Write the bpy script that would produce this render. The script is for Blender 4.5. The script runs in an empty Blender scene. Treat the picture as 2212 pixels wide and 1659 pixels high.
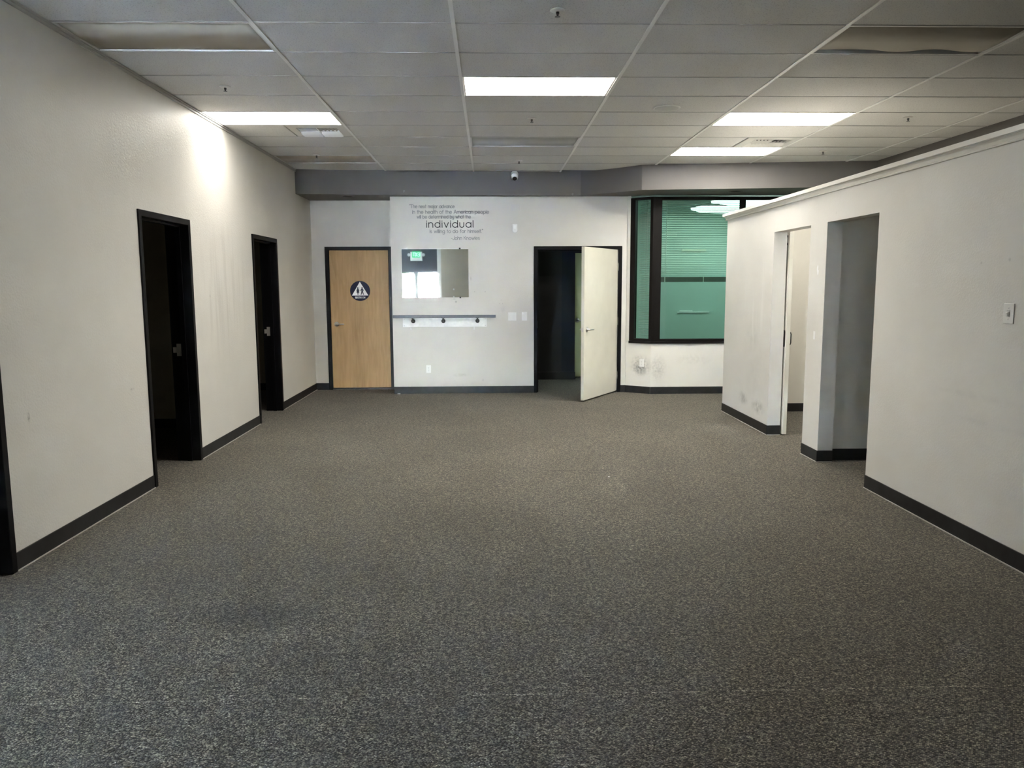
import bpy, bmesh, math, random
from math import sin, cos, pi, radians
from mathutils import Vector, Matrix
random.seed(7)
S = bpy.context.scene
COL = S.collection

# ------------------------------------------------------------------ camera
F_PX, PITCH, ROLL, YAW, EYE = 1678.369, 0.126074, -0.004323, -0.028468, 1.5686
cam_d = bpy.data.cameras.new('camera')
cam = bpy.data.objects.new('camera', cam_d); COL.objects.link(cam)
cam_d.sensor_fit = 'HORIZONTAL'; cam_d.sensor_width = 36.0
cam_d.lens = 36.0 * F_PX / 2212.0
cam_d.clip_start = 0.02; cam_d.clip_end = 300
_Rz = Matrix.Rotation(YAW, 3, 'Z')
_f = _Rz @ Vector((0, cos(PITCH), -sin(PITCH))); _r = _Rz @ Vector((1, 0, 0)); _u = _r.cross(_f)
_r2 = cos(ROLL) * _r + sin(ROLL) * _u; _u2 = -sin(ROLL) * _r + cos(ROLL) * _u
M3 = Matrix((_r2, _u2, -_f)).transposed()
cam.matrix_world = Matrix.Translation((0, 0, EYE)) @ M3.to_4x4()
S.camera = cam

# ------------------------------------------------------------------ view, sky, sun
vs = S.view_settings
vs.view_transform = 'Standard'; vs.look = 'None'; vs.gamma = 1.0; vs.use_curve_mapping = False
vs.exposure = 3.93
PANEL = 2.95         # radiance of a lit ceiling diffuser
PANEL_COL = (1.0, 0.945, 0.85)
BACK_PANEL = 0.46     # radiance of the lamps in the room behind the tinted glass
BACK_COL = (0.78, 1.0, 0.92)
world = bpy.data.worlds.new('sky'); S.world = world; world.use_nodes = True
wn = world.node_tree.nodes; wl = world.node_tree.links
bg = wn['Background']
sky = wn.new('ShaderNodeTexSky'); sky.sky_type = 'NISHITA'; sky.sun_disc = False
sky.sun_elevation = radians(48); sky.sun_rotation = radians(20); sky.air_density = 1.0; sky.dust_density = 1.2
wl.new(sky.outputs[0], bg.inputs['Color']); bg.inputs['Strength'].default_value = 4.0
sun_d = bpy.data.lights.new('sun', 'SUN'); sun_d.energy = 62.0; sun_d.angle = radians(0.6); sun_d.color = (.84, .92, 1.0)
sun = bpy.data.objects.new('sun', sun_d); COL.objects.link(sun)
sun.rotation_euler = (radians(-38), radians(12), 0)   # the sun stands behind the building, lighting the forecourt only

# ------------------------------------------------------------------ materials
def new_mat(name):
    m = bpy.data.materials.new(name); m.use_nodes = True
    nt = m.node_tree; return m, nt.nodes, nt.links, nt.nodes['Principled BSDF']

def mat(name, col, rough=0.5, metal=0.0, noise=0.0, nscale=30.0, bump=0.0, bscale=200.0, spec=0.5):
    m, n, l, b = new_mat(name)
    b.inputs['Roughness'].default_value = rough; b.inputs['Metallic'].default_value = metal
    b.inputs['Specular IOR Level'].default_value = spec
    geo = n.new('ShaderNodeNewGeometry')
    if noise > 0:
        t = n.new('ShaderNodeTexNoise'); t.inputs['Scale'].default_value = nscale; t.inputs['Detail'].default_value = 4
        l.new(geo.outputs['Position'], t.inputs['Vector'])
        r = n.new('ShaderNodeValToRGB')
        lo = [max(0, c * (1 - noise)) for c in col]; hi = [min(1, c * (1 + noise)) for c in col]
        r.color_ramp.elements[0].position = .3; r.color_ramp.elements[1].position = .7
        r.color_ramp.elements[0].color = (*lo, 1); r.color_ramp.elements[1].color = (*hi, 1)
        l.new(t.outputs['Fac'], r.inputs['Fac']); l.new(r.outputs['Color'], b.inputs['Base Color'])
    else:
        b.inputs['Base Color'].default_value = (*col, 1)
    if bump > 0:
        t2 = n.new('ShaderNodeTexNoise'); t2.inputs['Scale'].default_value = bscale; t2.inputs['Detail'].default_value = 3
        l.new(geo.outputs['Position'], t2.inputs['Vector'])
        bp = n.new('ShaderNodeBump'); bp.inputs['Strength'].default_value = bump; bp.inputs['Distance'].default_value = .002
        l.new(t2.outputs['Fac'], bp.inputs['Height']); l.new(bp.outputs['Normal'], b.inputs['Normal'])
    return m

def emit(name, col, strength):
    m, n, l, b = new_mat(name)
    b.inputs['Base Color'].default_value = (.8, .8, .8, 1)
    b.inputs['Emission Color'].default_value = (*col, 1); b.inputs['Emission Strength'].default_value = strength
    return m

def wall_paint(name, col, stains_and_tones=(), streak=None, rough=0.5, bump=0.35, bscale=95.0):
    """orange-peel wall paint; stains = (centre, radii, colour, strength, grain scale)"""
    m, n, l, b = new_mat(name)
    b.inputs['Roughness'].default_value = rough; b.inputs['Specular IOR Level'].default_value = .45
    geo = n.new('ShaderNodeNewGeometry'); pos = geo.outputs['Position']
    t = n.new('ShaderNodeTexNoise'); t.inputs['Scale'].default_value = 1.7; t.inputs['Detail'].default_value = 5
    l.new(pos, t.inputs['Vector'])
    r = n.new('ShaderNodeValToRGB')
    r.color_ramp.elements[0].position = .32; r.color_ramp.elements[1].position = .68
    r.color_ramp.elements[0].color = (*[c * .955 for c in col], 1); r.color_ramp.elements[1].color = (*[min(1, c * 1.02) for c in col], 1)
    l.new(t.outputs['Fac'], r.inputs['Fac']); out = r.outputs['Color']
    def mix(fac, colour):
        nonlocal out
        mx = n.new('ShaderNodeMix'); mx.data_type = 'RGBA'
        l.new(fac, mx.inputs[0]); l.new(out, mx.inputs[6]); mx.inputs[7].default_value = (*colour, 1)
        out = mx.outputs[2]
    def math_(op, a, v):
        k = n.new('ShaderNodeMath'); k.operation = op; k.use_clamp = False
        for i, x in ((0, a), (1, v)):
            if hasattr(x, 'links'): l.new(x, k.inputs[i])
            else: k.inputs[i].default_value = x
        return k.outputs[0]
    for c, rad, colour, st, gs in stains_and_tones:
        mp = n.new('ShaderNodeMapping'); mp.vector_type = 'POINT'
        mp.inputs['Scale'].default_value = [1 / x for x in rad]
        mp.inputs['Location'].default_value = [-a / x for a, x in zip(c, rad)]
        l.new(pos, mp.inputs['Vector'])
        ln = n.new('ShaderNodeVectorMath'); ln.operation = 'LENGTH'; l.new(mp.outputs[0], ln.inputs[0])
        mr = n.new('ShaderNodeMapRange'); mr.interpolation_type = 'SMOOTHSTEP'
        mr.inputs['From Min'].default_value = 1.0; mr.inputs['From Max'].default_value = .15
        l.new(ln.outputs['Value'], mr.inputs['Value'])
        g = n.new('ShaderNodeTexNoise'); g.inputs['Scale'].default_value = gs; g.inputs['Detail'].default_value = 4
        l.new(pos, g.inputs['Vector'])
        gr = n.new('ShaderNodeMapRange'); gr.inputs['From Min'].default_value = .30; gr.inputs['From Max'].default_value = .82
        l.new(g.outputs['Fac'], gr.inputs['Value'])
        fac = math_('MULTIPLY', math_('MULTIPLY', mr.outputs[0], gr.outputs[0]), st)
        mix(fac, colour)
    if streak:
        c, rad, colour, st = streak
        mp = n.new('ShaderNodeMapping'); mp.inputs['Scale'].default_value = [1 / x for x in rad]
        mp.inputs['Location'].default_value = [-a / x for a, x in zip(c, rad)]
        l.new(pos, mp.inputs['Vector'])
        ln = n.new('ShaderNodeVectorMath'); ln.operation = 'LENGTH'; l.new(mp.outputs[0], ln.inputs[0])
        mr = n.new('ShaderNodeMapRange'); mr.interpolation_type = 'SMOOTHSTEP'
        mr.inputs['From Min'].default_value = 1.0; mr.inputs['From Max'].default_value = .3
        l.new(ln.outputs['Value'], mr.inputs['Value'])
        mp2 = n.new('ShaderNodeMapping'); mp2.inputs['Scale'].default_value = (11, 11, .9)
        l.new(pos, mp2.inputs['Vector'])
        g = n.new('ShaderNodeTexNoise'); g.inputs['Scale'].default_value = 1.0; g.inputs['Detail'].default_value = 3
        l.new(mp2.outputs[0], g.inputs['Vector'])
        gr = n.new('ShaderNodeMapRange'); gr.inputs['From Min'].default_value = .5; gr.inputs['From Max'].default_value = .75
        l.new(g.outputs['Fac'], gr.inputs['Value'])
        mix(math_('MULTIPLY', math_('MULTIPLY', mr.outputs[0], gr.outputs[0]), st), colour)
    l.new(out, b.inputs['Base Color'])
    t2 = n.new('ShaderNodeTexNoise'); t2.inputs['Scale'].default_value = bscale; t2.inputs['Detail'].default_value = 2
    l.new(pos, t2.inputs['Vector'])
    bp = n.new('ShaderNodeBump'); bp.inputs['Strength'].default_value = bump; bp.inputs['Distance'].default_value = .003
    l.new(t2.outputs['Fac'], bp.inputs['Height']); l.new(bp.outputs['Normal'], b.inputs['Normal'])
    return m

def carpet_mat():
    m, n, l, b = new_mat('carpet')
    b.inputs['Roughness'].default_value = .95; b.inputs['Specular IOR Level'].default_value = .12
    b.inputs['Sheen Weight'].default_value = .12; b.inputs['Sheen Roughness'].default_value = .6
    geo = n.new('ShaderNodeNewGeometry'); pos = geo.outputs['Position']
    def M(op, a, v, clamp=False):
        k = n.new('ShaderNodeMath'); k.operation = op; k.use_clamp = clamp
        for i, x in ((0, a), (1, v)):
            if hasattr(x, 'links'): l.new(x, k.inputs[i])
            else: k.inputs[i].default_value = x
        return k.outputs[0]
    # yarn loops, about 6 mm across, in slightly diagonal rows
    mp = n.new('ShaderNodeMapping'); mp.inputs['Rotation'].default_value = (0, 0, radians(27)); mp.inputs['Scale'].default_value = (1, 1.35, 1)
    l.new(pos, mp.inputs['Vector'])
    v = n.new('ShaderNodeTexVoronoi'); v.inputs['Scale'].default_value = 150; v.inputs['Randomness'].default_value = .6
    l.new(mp.outputs[0], v.inputs['Vector'])
    sep = n.new('ShaderNodeSeparateColor'); l.new(v.outputs['Color'], sep.inputs[0])
    loops = n.new('ShaderNodeValToRGB'); e = loops.color_ramp.elements
    e[0].position = 0; e[0].color = (.020, .0185, .0155, 1); e[1].position = 1; e[1].color = (.43, .385, .285, 1)
    for q, c in ((.3, (.055, .051, .044, 1)), (.55, (.125, .113, .090, 1)), (.78, (.245, .220, .168, 1))):
        x = e.new(q); x.color = c
    nz = n.new('ShaderNodeTexNoise'); nz.inputs['Scale'].default_value = 46; nz.inputs['Detail'].default_value = 3
    l.new(pos, nz.inputs['Vector'])
    nzr = n.new('ShaderNodeMapRange'); nzr.inputs['From Min'].default_value = .3; nzr.inputs['From Max'].default_value = .7
    l.new(nz.outputs['Fac'], nzr.inputs['Value'])
    mixv = M('ADD', M('MULTIPLY', sep.outputs[0], .72), M('MULTIPLY', nzr.outputs[0], .28), True)
    l.new(mixv, loops.inputs['Fac']); out = loops.outputs['Color']
    def mult(fac):
        nonlocal out
        mx = n.new('ShaderNodeMix'); mx.data_type = 'RGBA'; mx.blend_type = 'MULTIPLY'; mx.inputs[0].default_value = 1
        l.new(out, mx.inputs[6]); l.new(fac, mx.inputs[7]); out = mx.outputs[2]
    # gaps between loops
    gap = n.new('ShaderNodeMapRange'); gap.inputs['From Min'].default_value = .25; gap.inputs['From Max'].default_value = .75
    gap.inputs['To Min'].default_value = 1.15; gap.inputs['To Max'].default_value = .4
    l.new(v.outputs['Distance'], gap.inputs['Value']); mult(gap.outputs[0])
    # large soft wear
    w = n.new('ShaderNodeTexNoise'); w.inputs['Scale'].default_value = 1.1; w.inputs['Detail'].default_value = 4
    l.new(pos, w.inputs['Vector'])
    wr = n.new('ShaderNodeMapRange'); wr.inputs['From Min'].default_value = .3; wr.inputs['From Max'].default_value = .7
    wr.inputs['To Min'].default_value = .88; wr.inputs['To Max'].default_value = 1.1
    l.new(w.outputs['Fac'], wr.inputs['Value']); mult(wr.outputs[0])
    def blob(c, rad, k):
        mp_ = n.new('ShaderNodeMapping'); mp_.inputs['Scale'].default_value = (1 / rad[0], 1 / rad[1], 1)
        mp_.inputs['Location'].default_value = (-c[0] / rad[0], -c[1] / rad[1], 0); l.new(pos, mp_.inputs['Vector'])
        ln = n.new('ShaderNodeVectorMath'); ln.operation = 'LENGTH'; l.new(mp_.outputs[0], ln.inputs[0])
        wob = M('ADD', ln.outputs['Value'], M('MULTIPLY', w.outputs['Fac'], .5))
        mr = n.new('ShaderNodeMapRange'); mr.interpolation_type = 'SMOOTHSTEP'
        mr.inputs['From Min'].default_value = 1.3; mr.inputs['From Max'].default_value = .5
        mr.inputs['To Min'].default_value = 1; mr.inputs['To Max'].default_value = k
        l.new(wob, mr.inputs['Value']); mult(mr.outputs[0])
    blob((-1.12, 3.58), (.34, .2), .70); blob((-1.42, 3.62), (.3, .14), .84)
    blob((-.92, 3.40), (.24, .12), 1.22); blob((.93, 5.85), (.16, .4), 1.2); blob((1.02, 6.0), (.05, .25), 1.15)
    # width seams of the broadloom: a pale thread near, a dark crack further off
    xyz = n.new('ShaderNodeSeparateXYZ'); l.new(pos, xyz.inputs[0])
    def seam(y0, half, x0, x1, k, br):
        wav = n.new('ShaderNodeTexNoise'); wav.inputs['Scale'].default_value = 1.5; l.new(pos, wav.inputs['Vector'])
        yy = M('ADD', xyz.outputs[1], M('MULTIPLY', M('SUBTRACT', wav.outputs['Fac'], .5), .03))
        d = M('ABSOLUTE', M('SUBTRACT', yy, y0), 0)
        on = M('LESS_THAN', d, half)
        on = M('MULTIPLY', on, M('GREATER_THAN', xyz.outputs[0], x0)); on = M('MULTIPLY', on, M('LESS_THAN', xyz.outputs[0], x1))
        bk = n.new('ShaderNodeTexNoise'); bk.inputs['Scale'].default_value = 9; l.new(pos, bk.inputs['Vector'])
        on = M('MULTIPLY', on, M('GREATER_THAN', bk.outputs['Fac'], br))
        mr = n.new('ShaderNodeMapRange'); mr.inputs['To Min'].default_value = 1; mr.inputs['To Max'].default_value = k
        l.new(on, mr.inputs['Value']); mult(mr.outputs[0])
    seam(2.825, .0035, -2.6, 2.8, 2.0, .46)
    seam(6.47, .006, .42, 1.12, .35, .40)
    seam(6.47, .005, 1.15, 2.7, .8, .5)
    l.new(out, b.inputs['Base Color'])
    bp = n.new('ShaderNodeBump'); bp.inputs['Strength'].default_value = .7; bp.inputs['Distance'].default_value = .004; bp.invert = True
    l.new(v.outputs['Distance'], bp.inputs['Height']); l.new(bp.outputs['Normal'], b.inputs['Normal'])
    return m

def wood_mat():
    m, n, l, b = new_mat('maple_veneer')
    b.inputs['Roughness'].default_value = .55; b.inputs['Specular IOR Level'].default_value = .3
    geo = n.new('ShaderNodeNewGeometry')
    mp = n.new('ShaderNodeMapping'); mp.inputs['Scale'].default_value = (9, 9, .9); l.new(geo.outputs['Position'], mp.inputs['Vector'])
    t = n.new('ShaderNodeTexNoise'); t.inputs['Scale'].default_value = 3; t.inputs['Detail'].default_value = 7; t.inputs['Distortion'].default_value = .6
    l.new(mp.outputs[0], t.inputs['Vector'])
    mp2 = n.new('ShaderNodeMapping'); mp2.inputs['Scale'].default_value = (1, 1, .03); l.new(geo.outputs['Position'], mp2.inputs['Vector'])
    v = n.new('ShaderNodeTexVoronoi'); v.inputs['Scale'].default_value = 9; l.new(mp2.outputs[0], v.inputs['Vector'])
    sep = n.new('ShaderNodeSeparateColor'); l.new(v.outputs['Color'], sep.inputs[0])
    a = n.new('ShaderNodeMath'); a.operation = 'MULTIPLY'; a.inputs[1].default_value = .28; l.new(sep.outputs[0], a.inputs[0])
    a2 = n.new('ShaderNodeMath'); a2.operation = 'ADD'; l.new(t.outputs['Fac'], a2.inputs[0]); l.new(a.outputs[0], a2.inputs[1])
    r = n.new('ShaderNodeValToRGB'); e = r.color_ramp.elements
    e[0].position = .3; e[0].color = (.33, .20, .082, 1); e[1].position = .95; e[1].color = (.47, .305, .145, 1)
    l.new(a2.outputs[0], r.inputs['Fac']); l.new(r.outputs['Color'], b.inputs['Base Color'])
    return m

def tile_mat():
    m, n, l, b = new_mat('ceiling_tile')
    b.inputs['Roughness'].default_value = .95; b.inputs['Specular IOR Level'].default_value = .1
    geo = n.new('ShaderNodeNewGeometry'); pos = geo.outputs['Position']
    t = n.new('ShaderNodeTexNoise'); t.inputs['Scale'].default_value = 130; t.inputs['Detail'].default_value = 3; l.new(pos, t.inputs['Vector'])
    r = n.new('ShaderNodeValToRGB'); e = r.color_ramp.elements
    e[0].position = .34; e[0].color = (.52, .51, .50, 1); e[1].position = .44; e[1].color = (.72, .715, .70, 1)
    l.new(t.outputs['Fac'], r.inputs['Fac'])
    oi = n.new('ShaderNodeObjectInfo'); mr = n.new('ShaderNodeMapRange'); mr.inputs['To Min'].default_value = .95; mr.inputs['To Max'].default_value = 1.03
    l.new(oi.outputs['Random'], mr.inputs['Value'])
    mx = n.new('ShaderNodeMix'); mx.data_type = 'RGBA'; mx.blend_type = 'MULTIPLY'; mx.inputs[0].default_value = 1
    l.new(r.outputs['Color'], mx.inputs[6]); l.new(mr.outputs[0], mx.inputs[7]); l.new(mx.outputs[2], b.inputs['Base Color'])
    bp = n.new('ShaderNodeBump'); bp.inputs['Strength'].default_value = .35; bp.inputs['Distance'].default_value = .003
    l.new(t.outputs['Fac'], bp.inputs['Height']); l.new(bp.outputs['Normal'], b.inputs['Normal'])
    return m

def glass_mat(name, tint, refl=.06):
    m, n, l, b = new_mat(name); n.remove(b)
    o = n['Material Output']
    tr = n.new('ShaderNodeBsdfTransparent'); tr.inputs[0].default_value = (*tint, 1)
    gl = n.new('ShaderNodeBsdfGlossy'); gl.inputs['Roughness'].default_value = .01
    fr = n.new('ShaderNodeFresnel'); fr.inputs['IOR'].default_value = 1.5
    mx = n.new('ShaderNodeMixShader'); l.new(fr.outputs[0], mx.inputs[0]); l.new(tr.outputs[0], mx.inputs[1]); l.new(gl.outputs[0], mx.inputs[2])
    l.new(mx.outputs[0], o.inputs[0])
    return m

def foliage_mat():
    return mat('foliage', (.06, .11, .03), .8, noise=.5, nscale=6)

DIRT = (.12, .115, .11)
P = {}
WALLC = (.70, .685, .645)
P['left'] = wall_paint('left_wall_paint', WALLC, bump=.6, bscale=75.0, rough=.46,
    stains_and_tones=[((-2.65, 4.48, .83), (.2, .018, .045), (.12, .11, .1), .9, 60), ((-2.65, 5.78, .82), (.2, .05, .012), (.2, .19, .17), .7, 50),
            ((-2.65, 7.5, 1.48), (.2, .02, .03), (.25, .23, .2), .7, 50), ((-2.65, 3.9, 1.05), (.2, .5, .3), (.55, .53, .5), .35, 5)],
    streak=((-2.65, 7.9, 1.55), (.5, .95, .85), (.47, .45, .41), .55))
P['back'] = wall_paint('back_wall_paint', (.575, .556, .508),
    stains_and_tones=[((-.484, 11.34, 1.338), (.022, .3, .022), (.05, .05, .05), 1, 1), ((-.51, 11.34, 1.378), (.03, .3, .007), (.1, .1, .1), 1, 1),
            ((-.265, 11.34, 1.67), (.012, .3, .05), (.3, .29, .28), .9, 40), ((-.214, 11.34, 1.483), (.011, .3, .014), (.2, .19, .18), 1, 1),
            ((-.06, 11.34, 1.483), (.011, .3, .014), (.2, .19, .18), 1, 1),
            ((.174, 11.34, 1.36), (.03, .3, .007), (.3, .29, .28), 1, 1), ((.19, 11.34, 1.31), (.01, .3, .01), (.2, .2, .2), 1, 1),
            ((.15, 11.34, 1.31), (.01, .3, .01), (.2, .2, .2), 1, 1), ((.2, 11.34, 1.22), (.05, .3, .06), (.45, .44, .42), .7, 50),
            ((-.5, 11.34, 1.25), (.12, .3, .05), (.45, .44, .42), .5, 60), ((-1.0, 11.34, 1.25), (.08, .3, .04), (.45, .44, .42), .5, 60),
            ((-.43, 11.34, .27), (.16, .3, .035), (.42, .4, .36), .8, 26), ((-.1, 11.34, .2), (.02, .3, .04), (.3, .29, .27), .7, 30),
            ((-.65, 11.34, 1.04), (.95, .3, .1), (.45, .45, .47), .5, 7)])  # last entry: cool grey band along the handrail
P['window_wall'] = wall_paint('window_wall_paint', (.68, .655, .60),
    stains_and_tones=[((2.185, 11.19, .40), (.19, .25, .2), DIRT, .95, 30), ((2.185, 11.19, .36), (.11, .2, .12), (.08, .08, .08), .8, 45),
            ((2.42, 11.1, .38), (.16, .25, .26), DIRT, .5, 38), ((2.95, 11.1, .5), (.4, .3, .12), (.4, .38, .34), .4, 22)])
P['right'] = wall_paint('right_wall_paint', (.685, .67, .635),
    stains_and_tones=[((2.9, 8.75, .28), (.4, .22, .10), DIRT, .75, 16), ((2.9, 8.25, .25), (.4, .26, .10), DIRT, .8, 16), ((2.9, 8.5, 1.0), (.4, .35, .22), (.4, .39, .37), .45, 9),
            ((2.9, 8.3, .6), (.4, .5, .5), (.5, .48, .45), .4, 6), ((2.9, 4.55, .9), (.4, .55, .035), (.5, .49, .47), .5, 7), ((2.9, 4.3, .75), (.4, .5, .03), (.5, .49, .47), .4, 7),
            ((2.9, 4.30, 1.70), (.3, .015, .015), (.25, .24, .22), 1, 1), ((2.9, 4.55, 1.69), (.3, .012, .012), (.4, .38, .36), 1, 1), ((2.9, 6.53, 2.16), (.3, .02, .02), (.4, .39, .37), 1, 1)],
    streak=((2.9, 8.35, 1.4), (.5, .55, .6), (.80, .79, .77), .6))
P['plain'] = wall_paint('plain_wall_paint', (.70, .68, .62))
P['taupe'] = wall_paint('taupe_wall_paint', (.58, .525, .42))
P['charcoal'] = wall_paint('charcoal_paint', (.085, .09, .10), rough=.5)
P['soffit'] = wall_paint('soffit_paint', (.136, .127, .120), rough=.65)
P['dark_room'] = wall_paint('dark_room_paint', (.45, .43, .36), rough=.7)
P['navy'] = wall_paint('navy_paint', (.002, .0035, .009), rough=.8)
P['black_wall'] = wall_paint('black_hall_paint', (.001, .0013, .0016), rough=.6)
P['teal_room'] = wall_paint('teal_room_paint', (.50, .60, .55), rough=.6)
carpet = carpet_mat(); wood = wood_mat(); tile = tile_mat()
tee = mat('tee_white', (.46, .455, .445), .5)
runner_m = mat('runner_white', (.86, .855, .84), .4)
white_metal = mat('white_metal', (.70, .69, .66), .4)
dark_gap = mat('dark_void', (.01, .01, .01), .9)
frame_black = mat('frame_black', (.0032, .0032, .004), .36, bump=.1, bscale=60, spec=.14)
bronze = mat('dark_bronze', (.006, .005, .0048), .5, spec=.12)
rubber = mat('black_rubber', (.010, .010, .011), .55, spec=.25)
rubber_r = mat('black_rubber_worn', (.016, .016, .017), .5, noise=.3, nscale=12, spec=.3)
toe_mat = mat('pale_toe', (.42, .40, .37), .6)
steel = mat('satin_steel', (.55, .55, .54), .28, 1.0)
plate_w = mat('white_plastic', (.74, .735, .71), .35)
plate_g = mat('grey_plate', (.56, .56, .55), .5)
white_paint = mat('white_gloss_paint', (.78, .76, .69), .3, noise=.03, nscale=3)
cream_door = mat('cream_door_paint', (.64, .625, .54), .35, noise=.04, nscale=4)
black_iron = mat('black_iron', (.012, .012, .013), .45)
rail_mat = mat('rail_charcoal_paint', (.07, .075, .09), .4, noise=.15, nscale=25)
board_mat = mat('worn_white_board', (.78, .775, .75), .5, noise=.10, nscale=14)
lens_off = mat('milky_acrylic', (.42, .385, .32), .55, spec=.3)
lens_warm = mat('aged_acrylic', (.42, .36, .29), .3)
lens_grey = mat('grey_acrylic', (.42, .42, .395), .3)
lens_on = emit('lit_diffuser', PANEL_COL, PANEL)
lens_dim = emit('lit_diffuser_dim', PANEL_COL, PANEL * .35)   # weaker light for the fitting by the left wall
lens_back = emit('lit_diffuser_back_room', BACK_COL, BACK_PANEL)
crown_mat = mat('crown_white', (.76, .74, .69), .3)
slat_mat = mat('slat_grey', (.80, .82, .80), .35)
stack_mat = mat('slat_stack_grey', (.10, .105, .10), .5)
glass_teal = glass_mat('tinted_glass', (.73, .87, .82))
glass_clear = glass_mat('clear_glass', (.93, .95, .95))
sign_blue = mat('sign_navy', (.008, .009, .035), .5, spec=.2)
sign_white = mat('sign_white', (.82, .82, .82), .4)
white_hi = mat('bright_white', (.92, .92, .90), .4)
strike_m = mat('strike_steel', (.34, .33, .31), .4, .2)
ink = mat('vinyl_black', (.02, .02, .022), .5)
ink_worn = mat('vinyl_worn_grey', (.25, .25, .25), .6)
exit_green = emit('exit_green', (.06, 1.0, .36), .03); exit_green.node_tree.nodes['Principled BSDF'].inputs['Base Color'].default_value = (.02, .35, .12, 1)
exit_letter = emit('exit_letter', (.45, 1.0, .65), .045)
green_lit_leaf = mat('green_lit_wood', (.40, .42, .22), .45)  # wooden door; the green of the room light is put into its colour
mirror_m = mat('mirror_silver', (.86, .87, .87), .015, 1.0)

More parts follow.
